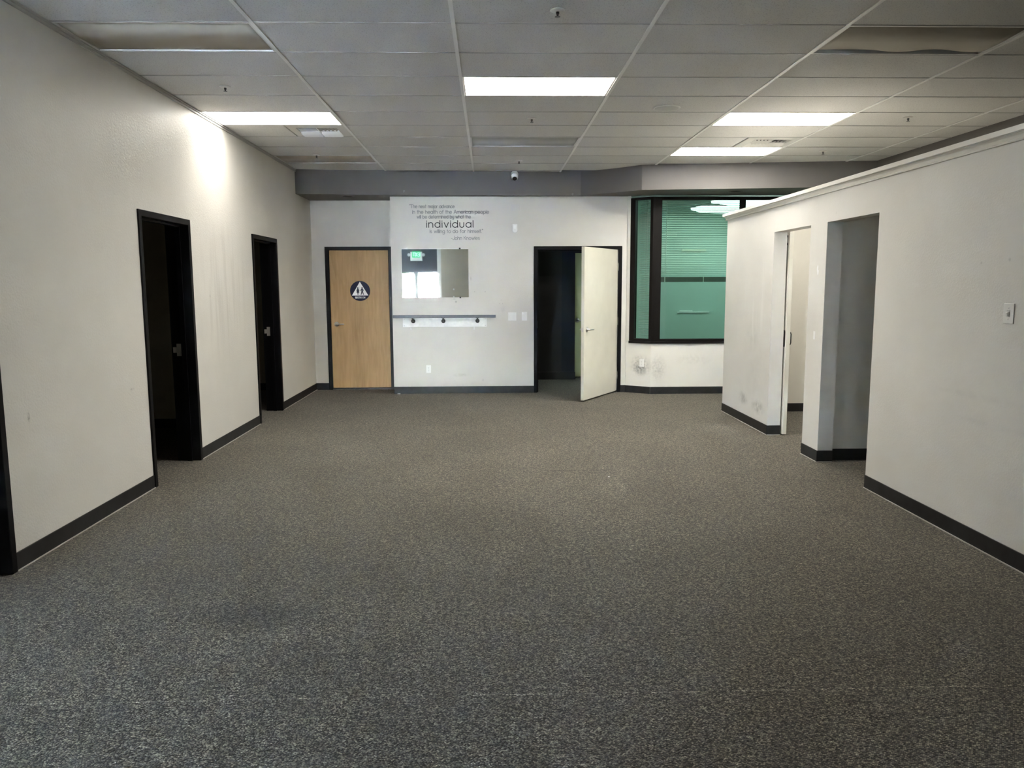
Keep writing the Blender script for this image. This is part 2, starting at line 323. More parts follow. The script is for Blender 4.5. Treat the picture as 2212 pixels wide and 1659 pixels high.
# ------------------------------------------------------------------ geometry helpers
class MB:
    def __init__(self): self.v = []; self.f = []; self.smooth = False
    def add(self, vs_, fs):
        k = len(self.v); self.v += [tuple(x) for x in vs_]; self.f += [tuple(i + k for i in f) for f in fs]; return self
    def box(self, x0, x1, y0, y1, z0, z1):
        x0, x1 = sorted((x0, x1)); y0, y1 = sorted((y0, y1)); z0, z1 = sorted((z0, z1))
        v = [(x0, y0, z0), (x1, y0, z0), (x1, y1, z0), (x0, y1, z0), (x0, y0, z1), (x1, y0, z1), (x1, y1, z1), (x0, y1, z1)]
        return self.add(v, [(0, 3, 2, 1), (4, 5, 6, 7), (0, 1, 5, 4), (1, 2, 6, 5), (2, 3, 7, 6), (3, 0, 4, 7)])
    def obox(self, o, a, b, c):
        """box from corner o along vectors a, b, c (right-handed)"""
        o, a, b, c = map(Vector, (o, a, b, c))
        if a.cross(b).dot(c) < 0: a, b = b, a
        v = [o, o + a, o + a + b, o + b, o + c, o + a + c, o + a + b + c, o + b + c]
        return self.add(v, [(0, 3, 2, 1), (4, 5, 6, 7), (0, 1, 5, 4), (1, 2, 6, 5), (2, 3, 7, 6), (3, 0, 4, 7)])
    def prism(self, pts, z0, z1):
        n = len(pts)
        a = sum(pts[i][0] * pts[(i + 1) % n][1] - pts[(i + 1) % n][0] * pts[i][1] for i in range(n))
        if a < 0: pts = pts[::-1]
        v = [(x, y, z0) for x, y in pts] + [(x, y, z1) for x, y in pts]
        return self.add(v, [tuple(range(n))[::-1], tuple(range(n, 2 * n))] + [(i, (i + 1) % n, n + (i + 1) % n, n + i) for i in range(n)])
    def extrude(self, pts, o, ux, uy, d):
        """planar outline pts in frame (o, ux, uy), extruded by vector d"""
        o, ux, uy, d = map(Vector, (o, ux, uy, d)); n = len(pts)
        a = sum(pts[i][0] * pts[(i + 1) % n][1] - pts[(i + 1) % n][0] * pts[i][1] for i in range(n))
        if (a > 0) != (ux.cross(uy).dot(d) > 0): pts = pts[::-1]
        b = [o + ux * x + uy * y for x, y in pts]
        v = b + [p + d for p in b]
        return self.add(v, [tuple(range(n))[::-1], tuple(range(n, 2 * n))] + [(i, (i + 1) % n, n + (i + 1) % n, n + i) for i in range(n)])
    def lathe(self, o, axis, prof, n=24):
        """prof = (radius, height along axis); closed at both ends"""
        o = Vector(o); ax = Vector(axis).normalized()
        t = Vector((1, 0, 0)) if abs(ax.x) < .9 else Vector((0, 1, 0))
        u = ax.cross(t).normalized(); w = ax.cross(u)
        vs_ = []; fs = []
        for r, h in prof:
            for i in range(n):
                a = 2 * pi * i / n; vs_.append(o + ax * h + (u * cos(a) + w * sin(a)) * max(r, 1e-5))
        for j in range(len(prof) - 1):
            for i in range(n):
                i2 = (i + 1) % n; fs.append((j * n + i, j * n + i2, (j + 1) * n + i2, (j + 1) * n + i))
        fs.append(tuple(range(n))[::-1]); k = (len(prof) - 1) * n; fs.append(tuple(range(k, k + n)))
        return self.add(vs_, fs)
    def tube(self, pts, r, n=10):
        pts = [Vector(p) for p in pts]; vs_ = []; fs = []; prev = None
        for i, p in enumerate(pts):
            d = (pts[min(i + 1, len(pts) - 1)] - pts[max(i - 1, 0)]).normalized()
            if prev is None:
                t = Vector((0, 0, 1)) if abs(d.z) < .9 else Vector((1, 0, 0)); u = d.cross(t).normalized()
            else:
                u = (prev - d * prev.dot(d)).normalized()
            prev = u; w = d.cross(u)
            for k in range(n):
                a = 2 * pi * k / n; vs_.append(p + (u * cos(a) + w * sin(a)) * r)
        for j in range(len(pts) - 1):
            for k in range(n):
                k2 = (k + 1) % n; fs.append((j * n + k, j * n + k2, (j + 1) * n + k2, (j + 1) * n + k))
        fs.append(tuple(range(n))[::-1]); e = (len(pts) - 1) * n; fs.append(tuple(range(e, e + n)))
        return self.add(vs_, fs)
    def grid_wall(self, o, uu, tt, us, zs, holes):
        """slab in plane (o, uu, Z), thickness vector tt; us / zs are cut lists; holes = list of (u0,u1,z0,z1). One connected mesh."""
        o, uu, tt = map(Vector, (o, uu, tt)); up = Vector((0, 0, 1))
        flip = uu.cross(up).dot(tt) > 0
        def solid(i, j):
            if i < 0 or j < 0 or i >= len(us) - 1 or j >= len(zs) - 1: return False
            cu = (us[i] + us[i + 1]) / 2; cz = (zs[j] + zs[j + 1]) / 2
            return not any(h[0] < cu < h[1] and h[2] < cz < h[3] for h in holes)
        idx = {}; vs_ = []; fs = []
        def V(i, j, s):
            if (i, j, s) not in idx:
                idx[(i, j, s)] = len(vs_); vs_.append(o + uu * us[i] + up * zs[j] + tt * s)
            return idx[(i, j, s)]
        def F(*q): fs.append(q if not flip else q[::-1])
        for i in range(len(us) - 1):
            for j in range(len(zs) - 1):
                if not solid(i, j): continue
                F(V(i, j, 0), V(i + 1, j, 0), V(i + 1, j + 1, 0), V(i, j + 1, 0)) if False else None
                F(V(i, j, 1), V(i + 1, j, 1), V(i + 1, j + 1, 1), V(i, j + 1, 1))
                F(V(i, j, 0), V(i, j + 1, 0), V(i + 1, j + 1, 0), V(i + 1, j, 0))
                if not solid(i - 1, j): F(V(i, j, 0), V(i, j, 1), V(i, j + 1, 1), V(i, j + 1, 0))
                if not solid(i + 1, j): F(V(i + 1, j, 0), V(i + 1, j + 1, 0), V(i + 1, j + 1, 1), V(i + 1, j, 1))
                if not solid(i, j - 1): F(V(i, j, 0), V(i + 1, j, 0), V(i + 1, j, 1), V(i, j, 1))
                if not solid(i, j + 1): F(V(i, j + 1, 0), V(i, j + 1, 1), V(i + 1, j + 1, 1), V(i + 1, j + 1, 0))
        return self.add(vs_, fs)
    def build(self, name, m, parent=None, smooth=None, bevel=0, fix=True):
        me = bpy.data.meshes.new(name)
        off = Vector((0, 0, 0))
        if parent is not None:
            q = parent
            while q is not None: off += q.location; q = q.parent
        else:
            xs, ys, zs = zip(*self.v)
            off = Vector(((min(xs) + max(xs)) / 2, (min(ys) + max(ys)) / 2, min(zs)))
        me.from_pydata([Vector(x) - off for x in self.v], [], self.f)
        if fix:
            bm = bmesh.new(); bm.from_mesh(me); bmesh.ops.recalc_face_normals(bm, faces=bm.faces); bm.to_mesh(me); bm.free()
        if smooth or self.smooth:
            for p_ in me.polygons: p_.use_smooth = True
        me.materials.append(m)
        o = bpy.data.objects.new(name, me); COL.objects.link(o)
        if parent is not None: o.parent = parent
        else: o.location = off
        if bevel > 0:
            md = o.modifiers.new('bevel', 'BEVEL'); md.width = bevel; md.segments = 2; md.limit_method = 'ANGLE'; md.angle_limit = radians(35)
        if smooth == 'auto':
            pass
        return o

def tag(o, label=None, cat=None, group=None, kind=None):
    if label: o['label'] = label
    if cat: o['category'] = cat
    if group: o['group'] = group
    if kind: o['kind'] = kind
    return o
def empty(name, loc=(0, 0, 0), label=None, cat=None, group=None, kind=None):
    o = bpy.data.objects.new(name, None); COL.objects.link(o); o.location = loc; o.empty_display_size = .1
    return tag(o, label, cat, group, kind)
def struct(o, label=None, cat=None): return tag(o, label, cat, kind='structure')

# ------------------------------------------------------------------ plan (metres; camera stands at 0,0)
CZ = 3.156                 # ceiling height
LX = -2.649                # left wall face
YB, YR = 11.34, 11.85      # back wall face, restroom wall face
RX, RT, RH = 2.90, .135, 2.345     # right low wall: face, thickness, height
GX0, GY0, TW, TD = -2.646, 4.989, 1.2192, .6096

# ------------------------------------------------------------------ shell
struct(MB().box(-7.5, 7.5, -7.0, 17, -.12, 0).build('floor', carpet), 'dark grey speckled loop carpet across the whole empty room', 'floor')
struct(MB().box(-7.6, 7.6, -7.05, 17, 3.42, 3.55).build('roof_slab', mat('roof_concrete', (.2, .2, .2), .9)), 'concrete slab hidden above the suspended ceiling', 'roof')

# left wall with three door openings (outer size of the frames)
L_DOORS = [(3.22, 4.243), (6.045, 7.065), (8.885, 9.903)]
DT = 2.155
us = [2.7]  # near end set back, out of view, to let daylight through
for a, b_ in L_DOORS: us += [a + .012, b_ - .012]
us += [12.0]
holes = [(a + .012, b_ - .012, -1, DT - .012) for a, b_ in L_DOORS]
struct(MB().grid_wall((LX, 0, 0), (0, 1, 0), (-.18, 0, 0), us, [0, DT - .012, CZ + .25], holes).build('wall_left', P['left']),
       'long off-white left wall with dark doorways and vertical streaks', 'wall')
# restroom wall (set back), main back wall with its return
struct(MB().grid_wall((0, YR, 0), (1, 0, 0), (0, .14, 0), [LX - .18, -2.444, -1.48, -1.30], [0, 2.14, CZ + .25], [(-2.444, -1.48, -1, 2.14)]).build('wall_restroom', P['back']),
       'short white wall around the wooden restroom door', 'wall')
bw = MB().grid_wall((0, YB, 0), (1, 0, 0), (0, .14, 0), [-1.405, .657, 1.913, 2.0], [0, 2.115, CZ + .25], [(.657, 1.913, -1, 2.115)])
struct(bw.build('wall_back', P['back']), 'white back wall carrying the quotation, mirror and handrail', 'wall')
struct(MB().box(-1.405, -1.28, YB + .14, YR + .14, 0, CZ + .25).build('wall_return', P['back']), 'narrow wall return beside the restroom door frame', 'wall')
# canted wall under the narrow pane and the low wall below the big panes
A = Vector((1.997, 11.325, 0)); B = Vector((2.317, 11.10, 0)); dd = (B - A).normalized(); nn = Vector((-dd.y, dd.x, 0))  # nn points into the back room
SILL = .735
cant = [(A.x, A.y), (B.x, B.y), (B.x + .12, B.y + .14), (A.x + .0, A.y + .155)]
struct(MB().prism(cant, 0, SILL).build('wall_cant', P['window_wall']), 'low canted wall under the narrow tinted pane, smudged around an outlet', 'wall')
struct(MB().box(B.x, 7.0, 11.10, 11.24, 0, SILL).build('wall_below_window', P['window_wall']), 'low cream wall under the large tinted windows', 'wall')
struct(MB().prism([(1.997, 11.325), (2.04, 11.295), (2.06, 11.46), (1.997, 11.48)], SILL, CZ + .2).build('wall_corner', P['back']), 'white corner strip between the swing door and the tinted window', 'wall')

# soffit: one stepped block along the back and down the far right
so = [(LX, 10.99), (-1.4, 11.13), (1.306, 11.235), (2.05, 10.585), (5.06, 10.24), (5.22, -2.0), (7.2, -2.0), (7.2, 11.235), (2.2, 11.235), (2.0, 11.40), (-1.35, 11.40), (-1.35, 11.9), (LX, 11.9)]
struct(MB().prism(so, 2.83, CZ + .18).build('trim_1', P['soffit']), 'grey painted soffit stepping forward under the ceiling at the back', 'soffit')

# low partition on the right with two openings, and the two small rooms behind it
O2, O1, OT = (5.80, 6.69), (7.035, 7.945), 2.095
struct(MB().grid_wall((RX, 0, 0), (0, 1, 0), (RT, 0, 0), [-1.5, O2[0], O2[1], O1[0], O1[1], 9.53], [0, OT, RH], [(O2[0], O2[1], -1, OT), (O1[0], O1[1], -1, OT)]).build('wall_right', P['right']),
       'grey-white low partition on the right with two door openings, open above', 'wall')
struct(MB().box(RX + RT, 6.4, 6.76, 6.88, 0, RH).build('wall_partition', P['plain']), 'wall between the two small rooms, seen dim through the nearer opening', 'wall')
struct(MB().box(RX + RT, 6.4, 9.45, 9.53, 0, RH).build('wall_room_end', P['plain']), 'cream end wall seen through the opening with the sliding door', 'wall')
struct(MB().box(6.4, 6.55, -7, 16.5, 0, CZ + .25).build('wall_far_right', P['plain']), 'outer wall beyond the low partition', 'wall')
# crown moulding on the partition
cp = [(0, 0), (.012, 0), (.014, .006), (.012, .012), (.006, .013), (.016, .030), (.030, .039), (.030, .043), (.050, .044), (.050, .074), (-.15, .074), (-.15, .0)]
struct(MB().extrude([(x, z) for x, z in cp], (RX, -1.5, RH - .004), (-1, 0, 0), (0, 0, 1), (0, 11.08, 0)).build('trim_2', crown_mat), 'white crown moulding capping the low right partition', 'moulding')

# front of the shop (behind the camera, seen in the mirror)
FY = -6.9
struct(MB().grid_wall((0, FY, 0), (1, 0, 0), (0, -.15, 0), [-7.4, -4.72, -3.42, -3.34, -2.797, -2.693, -1.90, 6.4], [0, .1, 2.07, 2.95, CZ + .25],
       [(-4.72, -3.42, .1, 2.95), (-3.34, -2.797, .1, 2.07), (-2.693, -1.90, .1, 2.07)]).build('wall_front', P['charcoal']), 'charcoal shopfront wall behind the viewer', 'wall')
struct(MB().box(-7.5, -7.35, -7, 12, 0, CZ + .25).build('wall_far_left', P['plain']), 'outer wall beyond the dark side rooms', 'wall')
struct(MB().box(-1.475, 1.0, -1.62, -1.5, 0, CZ + .2).build('wall_behind', P['taupe']), 'taupe partition behind the viewer, seen in the mirror', 'wall')
struct(MB().box(-1.755, -1.60, -4.2, -3.95, 0, CZ + .2).build('wall_pier', P['plain']), 'pale pier beside the shopfront window, seen in the mirror', 'wall')
for k, (x0, x1) in enumerate(((-4.72, -3.42), (-3.34, -2.797), (-2.693, -1.90))):  # leftmost window is unseen, added to bring daylight to the front left
    zt = (2.95, 2.07, 2.07)[k]
    w = empty('window_%d' % (k + 2), ((x0 + x1) / 2, FY - .07, .1), kind='structure')
    tag(w, ['unseen tall shopfront window added at the left for daylight', 'shopfront pane seen at the left of the mirror', 'bright shopfront pane seen in the middle of the mirror'][k], 'window')
    MB().box(x0, x1, FY - .08, FY - .07, .1, zt).build('pane', glass_clear, w)
    MB().grid_wall((0, FY - .05, 0), (1, 0, 0), (0, -.05, 0), [x0, x0 + .04, x1 - .04, x1], [.1, .14, zt - .04, zt], [(x0 + .04, x1 - .04, .14, zt - .04)]).build('window_frame', bronze, w)

# dark side rooms on the left
for nm, y0, lab in (('wall_side_room_near', 5.2, 'dark wall between the first two side rooms'), ('wall_side_room', 8.69, 'dark wall seen through the second doorway from the front'), ('wall_side_room_far', 11.88, 'dark end wall seen through the furthest left doorway')):
    struct(MB().box(-7.35, LX - .18, y0, y0 + .1, 0, CZ + .2).build(nm, P['dark_room']), lab, 'wall')
    if y0 > 6: struct(MB().box(-7.35, LX - .18, y0 - .01, y0, 0, .105).build('baseboard_' + nm[5:], rubber), 'black baseboard of a dark side room', 'baseboard')
struct(MB().box(-6.0, -5.9, 2.7, 11.9, 0, CZ + .2).build('wall_side_rooms_back', P['dark_room']), 'dark back wall of the side rooms', 'wall')
struct(MB().box(-7.35, LX - .18, 2.6, 2.7, 0, CZ + .2).build('wall_left_front', P['plain']), 'wall closing the side rooms towards the shopfront', 'wall')
struct(MB().box(-5.9, LX - .18, 2.7, 11.88, 3.02, 3.06).build('ceiling_side_rooms', P['dark_room']), 'dark ceiling of the side rooms', 'ceiling')

# hall and tinted room behind the back wall
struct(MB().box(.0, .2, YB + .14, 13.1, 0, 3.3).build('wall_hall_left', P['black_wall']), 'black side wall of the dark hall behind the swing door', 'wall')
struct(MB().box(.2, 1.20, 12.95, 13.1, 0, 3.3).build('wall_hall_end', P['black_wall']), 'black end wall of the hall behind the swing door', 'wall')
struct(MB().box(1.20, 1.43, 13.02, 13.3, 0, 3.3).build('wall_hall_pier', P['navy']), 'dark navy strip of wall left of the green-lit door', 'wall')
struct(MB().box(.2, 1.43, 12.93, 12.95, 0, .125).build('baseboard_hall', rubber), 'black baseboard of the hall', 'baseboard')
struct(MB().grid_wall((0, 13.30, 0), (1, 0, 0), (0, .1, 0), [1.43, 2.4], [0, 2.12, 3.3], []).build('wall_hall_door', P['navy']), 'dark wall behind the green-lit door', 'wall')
struct(MB().box(2.3, 2.4, 13.4, 15.7, 0, 3.3).build('wall_tinted_left', P['teal_room']), 'left wall of the room behind the tinted glass', 'wall')
struct(MB().box(2.3, 6.4, 15.6, 15.75, 0, 3.3).build('wall_tinted_end', P['teal_room']), 'far wall of the room behind the tinted glass', 'wall')
struct(MB().box(2.1, 6.4, 11.30, 15.7, 2.95, 3.0).build('ceiling_tinted_room', P['teal_room']), 'ceiling of the room behind the tinted glass', 'ceiling')
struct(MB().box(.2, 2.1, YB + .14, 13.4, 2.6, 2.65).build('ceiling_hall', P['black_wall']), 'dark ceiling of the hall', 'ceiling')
struct(MB().box(-3, 6.6, 16.2, 16.4, 0, 3.5).build('wall_building_back', P['plain']), 'rear outer wall of the building', 'wall')
struct(MB().box(-3, -2.85, 11.9, 16.3, 0, 3.5).build('wall_restroom_side', P['plain']), 'outer wall beside the restroom', 'wall')

# ------------------------------------------------------------------ baseboards (vinyl cove base) with a pale strip along the foot
def base_run(name, p0, p1, side, h=.103, t=.008, m=rubber_r, label=None, toe=True):
    p0, p1, s = Vector((*p0, 0)), Vector((*p1, 0)), Vector((*side, 0))
    e = struct(MB().obox(p0, p1 - p0, s * t, Vector((0, 0, h))).build(name, m, bevel=.002), label or 'black vinyl baseboard', 'baseboard')
    if toe: MB().obox(p0 + s * t, p1 - p0, s * .006, Vector((0, 0, .006))).build('toe_strip', toe_mat, e)
    return e
base_run('baseboard_left', (LX, 4.243), (LX, 6.045), (1, 0), label='black baseboard on the left wall between the nearest two doorways')
base_run('baseboard_left', (LX, 7.065), (LX, 8.885), (1, 0), label='black baseboard on the left wall between the second and third doorways')
base_run('baseboard_left', (LX, 9.903), (LX, YR), (1, 0), label='black baseboard at the far end of the left wall')
base_run('baseboard_back', (LX, YR), (-2.456, YR), (0, -1), label='short black baseboard left of the restroom door', toe=False)
base_run('baseboard_back', (-1.405, YB), (.645, YB), (0, -1), label='black baseboard under the handrail wall', toe=False)
base_run('baseboard_back', (1.925, YB), (2.0, YB), (0, -1), label='tiny black baseboard right of the swing door', toe=False)
base_run('baseboard_back', (A.x, A.y), (B.x, B.y), (-nn.x, -nn.y), label='black baseboard on the canted wall', toe=False)
base_run('baseboard_back', (B.x, 11.10), (6.4, 11.10), (0, -1), label='black baseboard under the large tinted windows', toe=False)
base_run('baseboard_right', (RX, -1.5), (RX, O2[0]), (-1, 0), label='black baseboard along the near stretch of the right partition')
base_run('baseboard_right', (RX, O2[1]), (RX, O1[0]), (-1, 0), label='black baseboard around the pillar between the right openings')
base_run('baseboard_right', (RX, O1[1]), (RX, 9.53), (-1, 0), label='black baseboard at the far end of the right partition')
base_run('baseboard_right', (RX - .008, O2[1]), (RX + RT, O2[1]), (0, -1), label='black baseboard on the jamb of the nearer right opening')
base_run('baseboard_right', (RX - .008, O1[1]), (RX + RT, O1[1]), (0, -1), label='black baseboard on the jamb beside the sliding door')
base_run('baseboard_right', (RX + RT, 6.76), (6.4, 6.76), (0, -1), m=rubber, label='black baseboard inside the dim nearer right room', toe=False)
base_run('baseboard_right', (RX + RT, 9.45), (6.4, 9.45), (0, -1), m=rubber, label='black baseboard inside the cream lit right room', toe=False)

# ------------------------------------------------------------------ suspended ceiling
ceil = empty('ceiling', (0, 6, CZ), 'suspended ceiling of two by four foot white tiles in a white grid', 'ceiling', kind='structure')
def tile_mesh(w, d, sag, name='ceiling_tile'):
    nx, ny = 6, 4; vs_, fs = [], []
    for j in range(ny + 1):
        for i in range(nx + 1):
            x = -w / 2 + w * i / nx; y = -d / 2 + d * j / ny
            s = sag * (1 - (2 * x / w) ** 2) * (1 - (2 * y / d) ** 2 * .6)
            vs_.append((x, y, -s))
    for j in range(ny):
        for i in range(nx):
            a = j * (nx + 1) + i; fs.append((a, a + nx + 1, a + nx + 2, a + 1))
    me = bpy.data.meshes.new(name); me.from_pydata(vs_, [], fs); me.materials.append(tile)
    # give it thickness
    bm = bmesh.new(); bm.from_mesh(me)
    r = bmesh.ops.extrude_face_region(bm, geom=bm.faces[:])
    bmesh.ops.translate(bm, verts=[g for g in r['geom'] if isinstance(g, bmesh.types.BMVert)], vec=(0, 0, .018))
    bmesh.ops.recalc_face_normals(bm, faces=bm.faces); bm.to_mesh(me); bm.free()
    return me
FULL = [tile_mesh(TW - .012, TD - .008, s) for s in (.0002, .0006, .0014, .009)]
HALF = tile_mesh(TW / 2 - .012, TD - .008, .001)
EDGE = tile_mesh(.44, TD - .008, .001)
LIT = {(0, 4), (2, 2), (4, 4), (4, 7)}
OFF = {(0, 0), (4, 0), (2, 6), (0, 8)}
VENT = {(0, 5), (4, 6)}
R0, R1 = -4, 10            # rows; row k spans GY0 + k*TD .. GY0 + (k+1)*TD
def rowy(k): return GY0 + k * TD
def colx(c): return GX0 + c * TW
def soff_y(x):
    pts = [(LX - 1, 10.99), (-1.4, 11.13), (1.306, 11.235), (2.05, 10.585), (5.3, 10.22)]
    for (a, ya), (b, yb) in zip(pts, pts[1:]):
        if a <= x <= b: return ya + (yb - ya) * (x - a) / (b - a)
    return 10.2
def place_tile(me, x, y):
    o = bpy.data.objects.new('ceiling_tile', me); COL.objects.link(o); o.parent = ceil
    o.location = Vector((x, y, CZ + .0045)) - ceil.location
for c in range(7):
    for k in range(R0, R1 + 1):
        if (c, k) in LIT or (c, k) in OFF: continue
        x = colx(c) + TW / 2; y = rowy(k) + TD / 2
        if c < 6 and rowy(k) + .03 > soff_y(x): continue
        if c == 6 and rowy(k) > 10.1: continue
        if (c, k) in VENT: place_tile(HALF, colx(c) + TW / 4, y); continue
        if c == 6: place_tile(EDGE, colx(6) + .22, y)
        elif (c, k) == (3, 9) or (c, k) == (4, 8): place_tile(FULL[3], x, y)
        else: place_tile(random.choice(FULL[:3]), x, y)
tw = .006
for c in range(1, 7):
    x = colx(c); y1 = min(soff_y(x), 11.3) + .01
    MB().box(x - .0125, x + .0125, rowy(R0), y1, CZ - .003, CZ + .003).build('main_runner', runner_m, ceil)
for c in range(7):
    for k in range(R0, R1 + 1):
        y = rowy(k); x0 = colx(c) + .012; x1 = colx(c + 1) - .012
        if c == 6: x1 = 5.12
        if y > soff_y((x0 + x1) / 2) - .02 or (c == 6 and y > 10.1): continue
        MB().box(x0, x1, y - tw, y + tw, CZ + .0002, CZ + .003).build('cross_tee', tee, ceil)
# wall angle along the left wall, plain ceiling behind the camera
MB().box(LX, LX + .022, rowy(R0), 11.0, CZ - .012, CZ - .001).build('wall_angle', tee, ceil)
MB().box(LX, LX + .012, rowy(R0), 11.0, CZ - .030, CZ - .014).build('wall_angle', tee, ceil)
struct(MB().box(-7.4, 6.4, -7, rowy(R0) - .01, CZ, CZ + .03).build('ceiling_front', tile), 'plain ceiling behind the viewer', 'ceiling')
struct(MB().box(LX - .1, 6.4, rowy(R0) - .01, 11.3, CZ + .22, CZ + .24).build('ceiling_deck', dark_gap), 'dark deck above the suspended tiles', 'ceiling')

def troffer(c, k, lit, label, lens=None, z=.016, wavy=False):
    lens = lens or lens_on
    x0, x1 = colx(c) + .013, colx(c + 1) - .013; y0, y1 = rowy(k) + .009, rowy(k + 1) - .009
    e = empty('ceiling_light', ((x0 + x1) / 2, (y0 + y1) / 2, CZ), label, 'ceiling light', 'ceiling light panels' )
    fl = .014
    MB().grid_wall_h = None
    fr = MB()
    o = [(x0, y0), (x1, y0), (x1, y1), (x0, y1)]; i = [(x0 + fl, y0 + fl), (x1 - fl, y0 + fl), (x1 - fl, y1 - fl), (x0 + fl, y1 - fl)]
    vs_ = [(*p_, CZ + .001) for p_ in o] + [(*p_, CZ + .001) for p_ in i] + [(*p_, CZ + .06) for p_ in i] + [(*p_, CZ + .06) for p_ in o]
    fs = []
    for q in range(4):
        w = (q + 1) % 4
        fs += [(q, w, 4 + w, 4 + q), (4 + q, 4 + w, 8 + w, 8 + q), (8 + q, 8 + w, 12 + w, 12 + q), (12 + q, 12 + w, w, q)]
    fr.add(vs_, fs).build('light_frame', white_metal, e)
    MB().box(x0, x1, y0, y1, CZ + .061, CZ + .075).build('housing', dark_gap if not lit else white_metal, e)
    lx0, lx1, ly0, ly1 = x0 + fl, x1 - fl, y0 + fl, y1 - fl
    if lit:
        MB().box(lx0, lx1, ly0, ly1, CZ + (.018 if lens is lens_dim else .004), CZ + (.024 if lens is lens_dim else .010)).build('diffuser', lens, e)
    else:
        n = 24; vs_, fs = [], []
        for q in range(n + 1):
            t = q / n; x = lx0 + (lx1 - lx0) * t
            far = ly1; zz = z
            if wavy:
                far = ly1 - .05 + .022 * sin(t * 15) * sin(t * pi) + .02 * t; zz = z + .006 * sin(t * 11)
            vs_ += [(x, ly0, CZ + z + (.01 if wavy else 0)), (x, (ly0 + ly1) / 2, CZ + z - .006), (x, far, CZ + zz)]
        for q in range(n):
            a = q * 3; fs += [(a, a + 1, a + 4, a + 3), (a + 1, a + 2, a + 5, a + 4)]
        ob = MB().add(vs_, fs).build('diffuser', lens, e, smooth=True, fix=False)
        md = ob.modifiers.new('solid', 'SOLIDIFY'); md.thickness = .003
    return e
troffer(0, 4, True, 'lit ceiling light beside the left wall, next to an air vent', lens_dim)
troffer(2, 2, True, 'lit ceiling light in the middle of the room, largest of the lit ones')
troffer(4, 4, True, 'lit ceiling light above the right partition, nearer of the two there')
troffer(4, 7, True, 'lit ceiling light nearest the back soffit on the right, behind an air vent')
troffer(0, 0, False, 'unlit recessed ceiling light at the front beside the left wall', lens_off, .010)
troffer(4, 0, False, 'unlit ceiling light at the front right with a buckled diffuser and dark gap', lens_off, .012, True)
troffer(2, 6, False, 'unlit grey ceiling light in the middle column near the back', lens_grey, .014)
troffer(0, 8, False, 'unlit brownish ceiling light by the left wall near the soffit', lens_warm, .012)

def vent(c, k, label, near_left_y):
    cx, cy = colx(c) + TW * .75, rowy(k) + TD / 2; h = .292
    e = empty('air_vent', (cx, cy, CZ), label, 'air vent', 'ceiling air vents')
    o = [(cx - h, cy - h), (cx + h, cy - h), (cx + h, cy + h), (cx - h, cy + h)]
    g = .205; i = [(cx - g, cy - g), (cx + g, cy - g), (cx + g, cy + g), (cx - g, cy + g)]
    vs_ = [(*p_, CZ + .002) for p_ in o] + [(*p_, CZ - .006) for p_ in i] + [(*p_, CZ + .03) for p_ in i] + [(*p_, CZ + .03) for p_ in o]; fs = []
    for q in range(4):
        w = (q + 1) % 4
        fs += [(q, w, 4 + w, 4 + q), (4 + q, 4 + w, 8 + w, 8 + q), (8 + q, 8 + w, 12 + w, 12 + q), (12 + q, 12 + w, w, q)]
    MB().add(vs_, fs).build('vent_frame', white_metal, e)
    MB().box(cx - h, cx + h, cy - h, cy + h, CZ + .045, CZ + .05).build('duct', dark_gap, e)
    MB().box(cx - .006, cx + .006, cy - g, cy + g, CZ - .004, CZ + .012).build('divider', white_metal, e)
    MB().box(cx - g, cx + g, cy - .006, cy + .006, CZ - .004, CZ + .012).build('divider', white_metal, e)
    nb = 5
    for sx in (-1, 1):
        for sy in (-1, 1):
            along_x = sy > 0 or (sx < 0 and not near_left_y)
            for q in range(nb):
                t = (q + .5) / nb * (g - .012) + .01
                b_ = MB()
                if along_x:     # blades run along X, stacked in Y
                    y = cy + sy * t; xa, xb = sorted((cx + sx * .01, cx + sx * (g - .003)))
                    b_.obox((xa, y - .012, CZ - .004), (xb - xa, 0, 0), (0, .022, -.018 * sy), (0, -.001, .0016))
                else:
                    x = cx + sx * t; ya, yb = sorted((cy + sy * .01, cy + sy * (g - .003)))
                    b_.obox((x - .012, ya, CZ - .004), (0, yb - ya, 0), (.016, 0, .020 * sx), (-.001, 0, .0016))
                b_.build('blade', white_metal, e)
    return e
vent(0, 5, 'square louvred air vent just behind the lit panel by the left wall', False)
vent(4, 6, 'square louvred air vent between the two lit panels above the right partition', True)

chrome_dark = mat('sprinkler_metal', (.10, .10, .10), .35, .8)
def sprinkler(x, y, label):
    e = empty('fire_sprinkler', (x, y, CZ), label, 'sprinkler', 'pendent sprinklers in the ceiling')
    MB().lathe((x, y, CZ + .004), (0, 0, -1), [(.042, 0), (.044, .006), (.034, .011), (.018, .012)], 20).build('escutcheon', white_metal, e, smooth=True)
    MB().lathe((x, y, CZ - .009), (0, 0, -1), [(.010, 0), (.010, .012), (.006, .015), (.006, .024), (.004, .028)], 12).build('sprinkler_body', chrome_dark, e, smooth=True)
    MB().lathe((x, y, CZ - .034), (0, 0, -1), [(.015, 0), (.016, .001), (.016, .003), (.004, .004)], 16).build('deflector', chrome_dark, e)
for x, y, lab in ((-2.10, 6.53, 'sprinkler ahead of the lit panel by the left wall'), (.41, 4.75, 'sprinkler nearest the viewer at the top middle'),
                  (.42, 7.70, 'sprinkler in the middle column behind the large lit panel'), (.395, 10.25, 'sprinkler in the middle column near the security camera'),
                  (4.04, 7.62, 'sprinkler on the far right over the low partition'), (4.03, 9.52, 'sprinkler right of the rearmost lit panel'),
                  (-2.09, 9.80, 'sprinkler in front of the brownish unlit panel')):
    sprinkler(x, y, lab)
e = empty('ceiling_speaker', (1.615, 7.24, CZ), 'round white flush ceiling speaker right of the large lit panel', 'speaker')
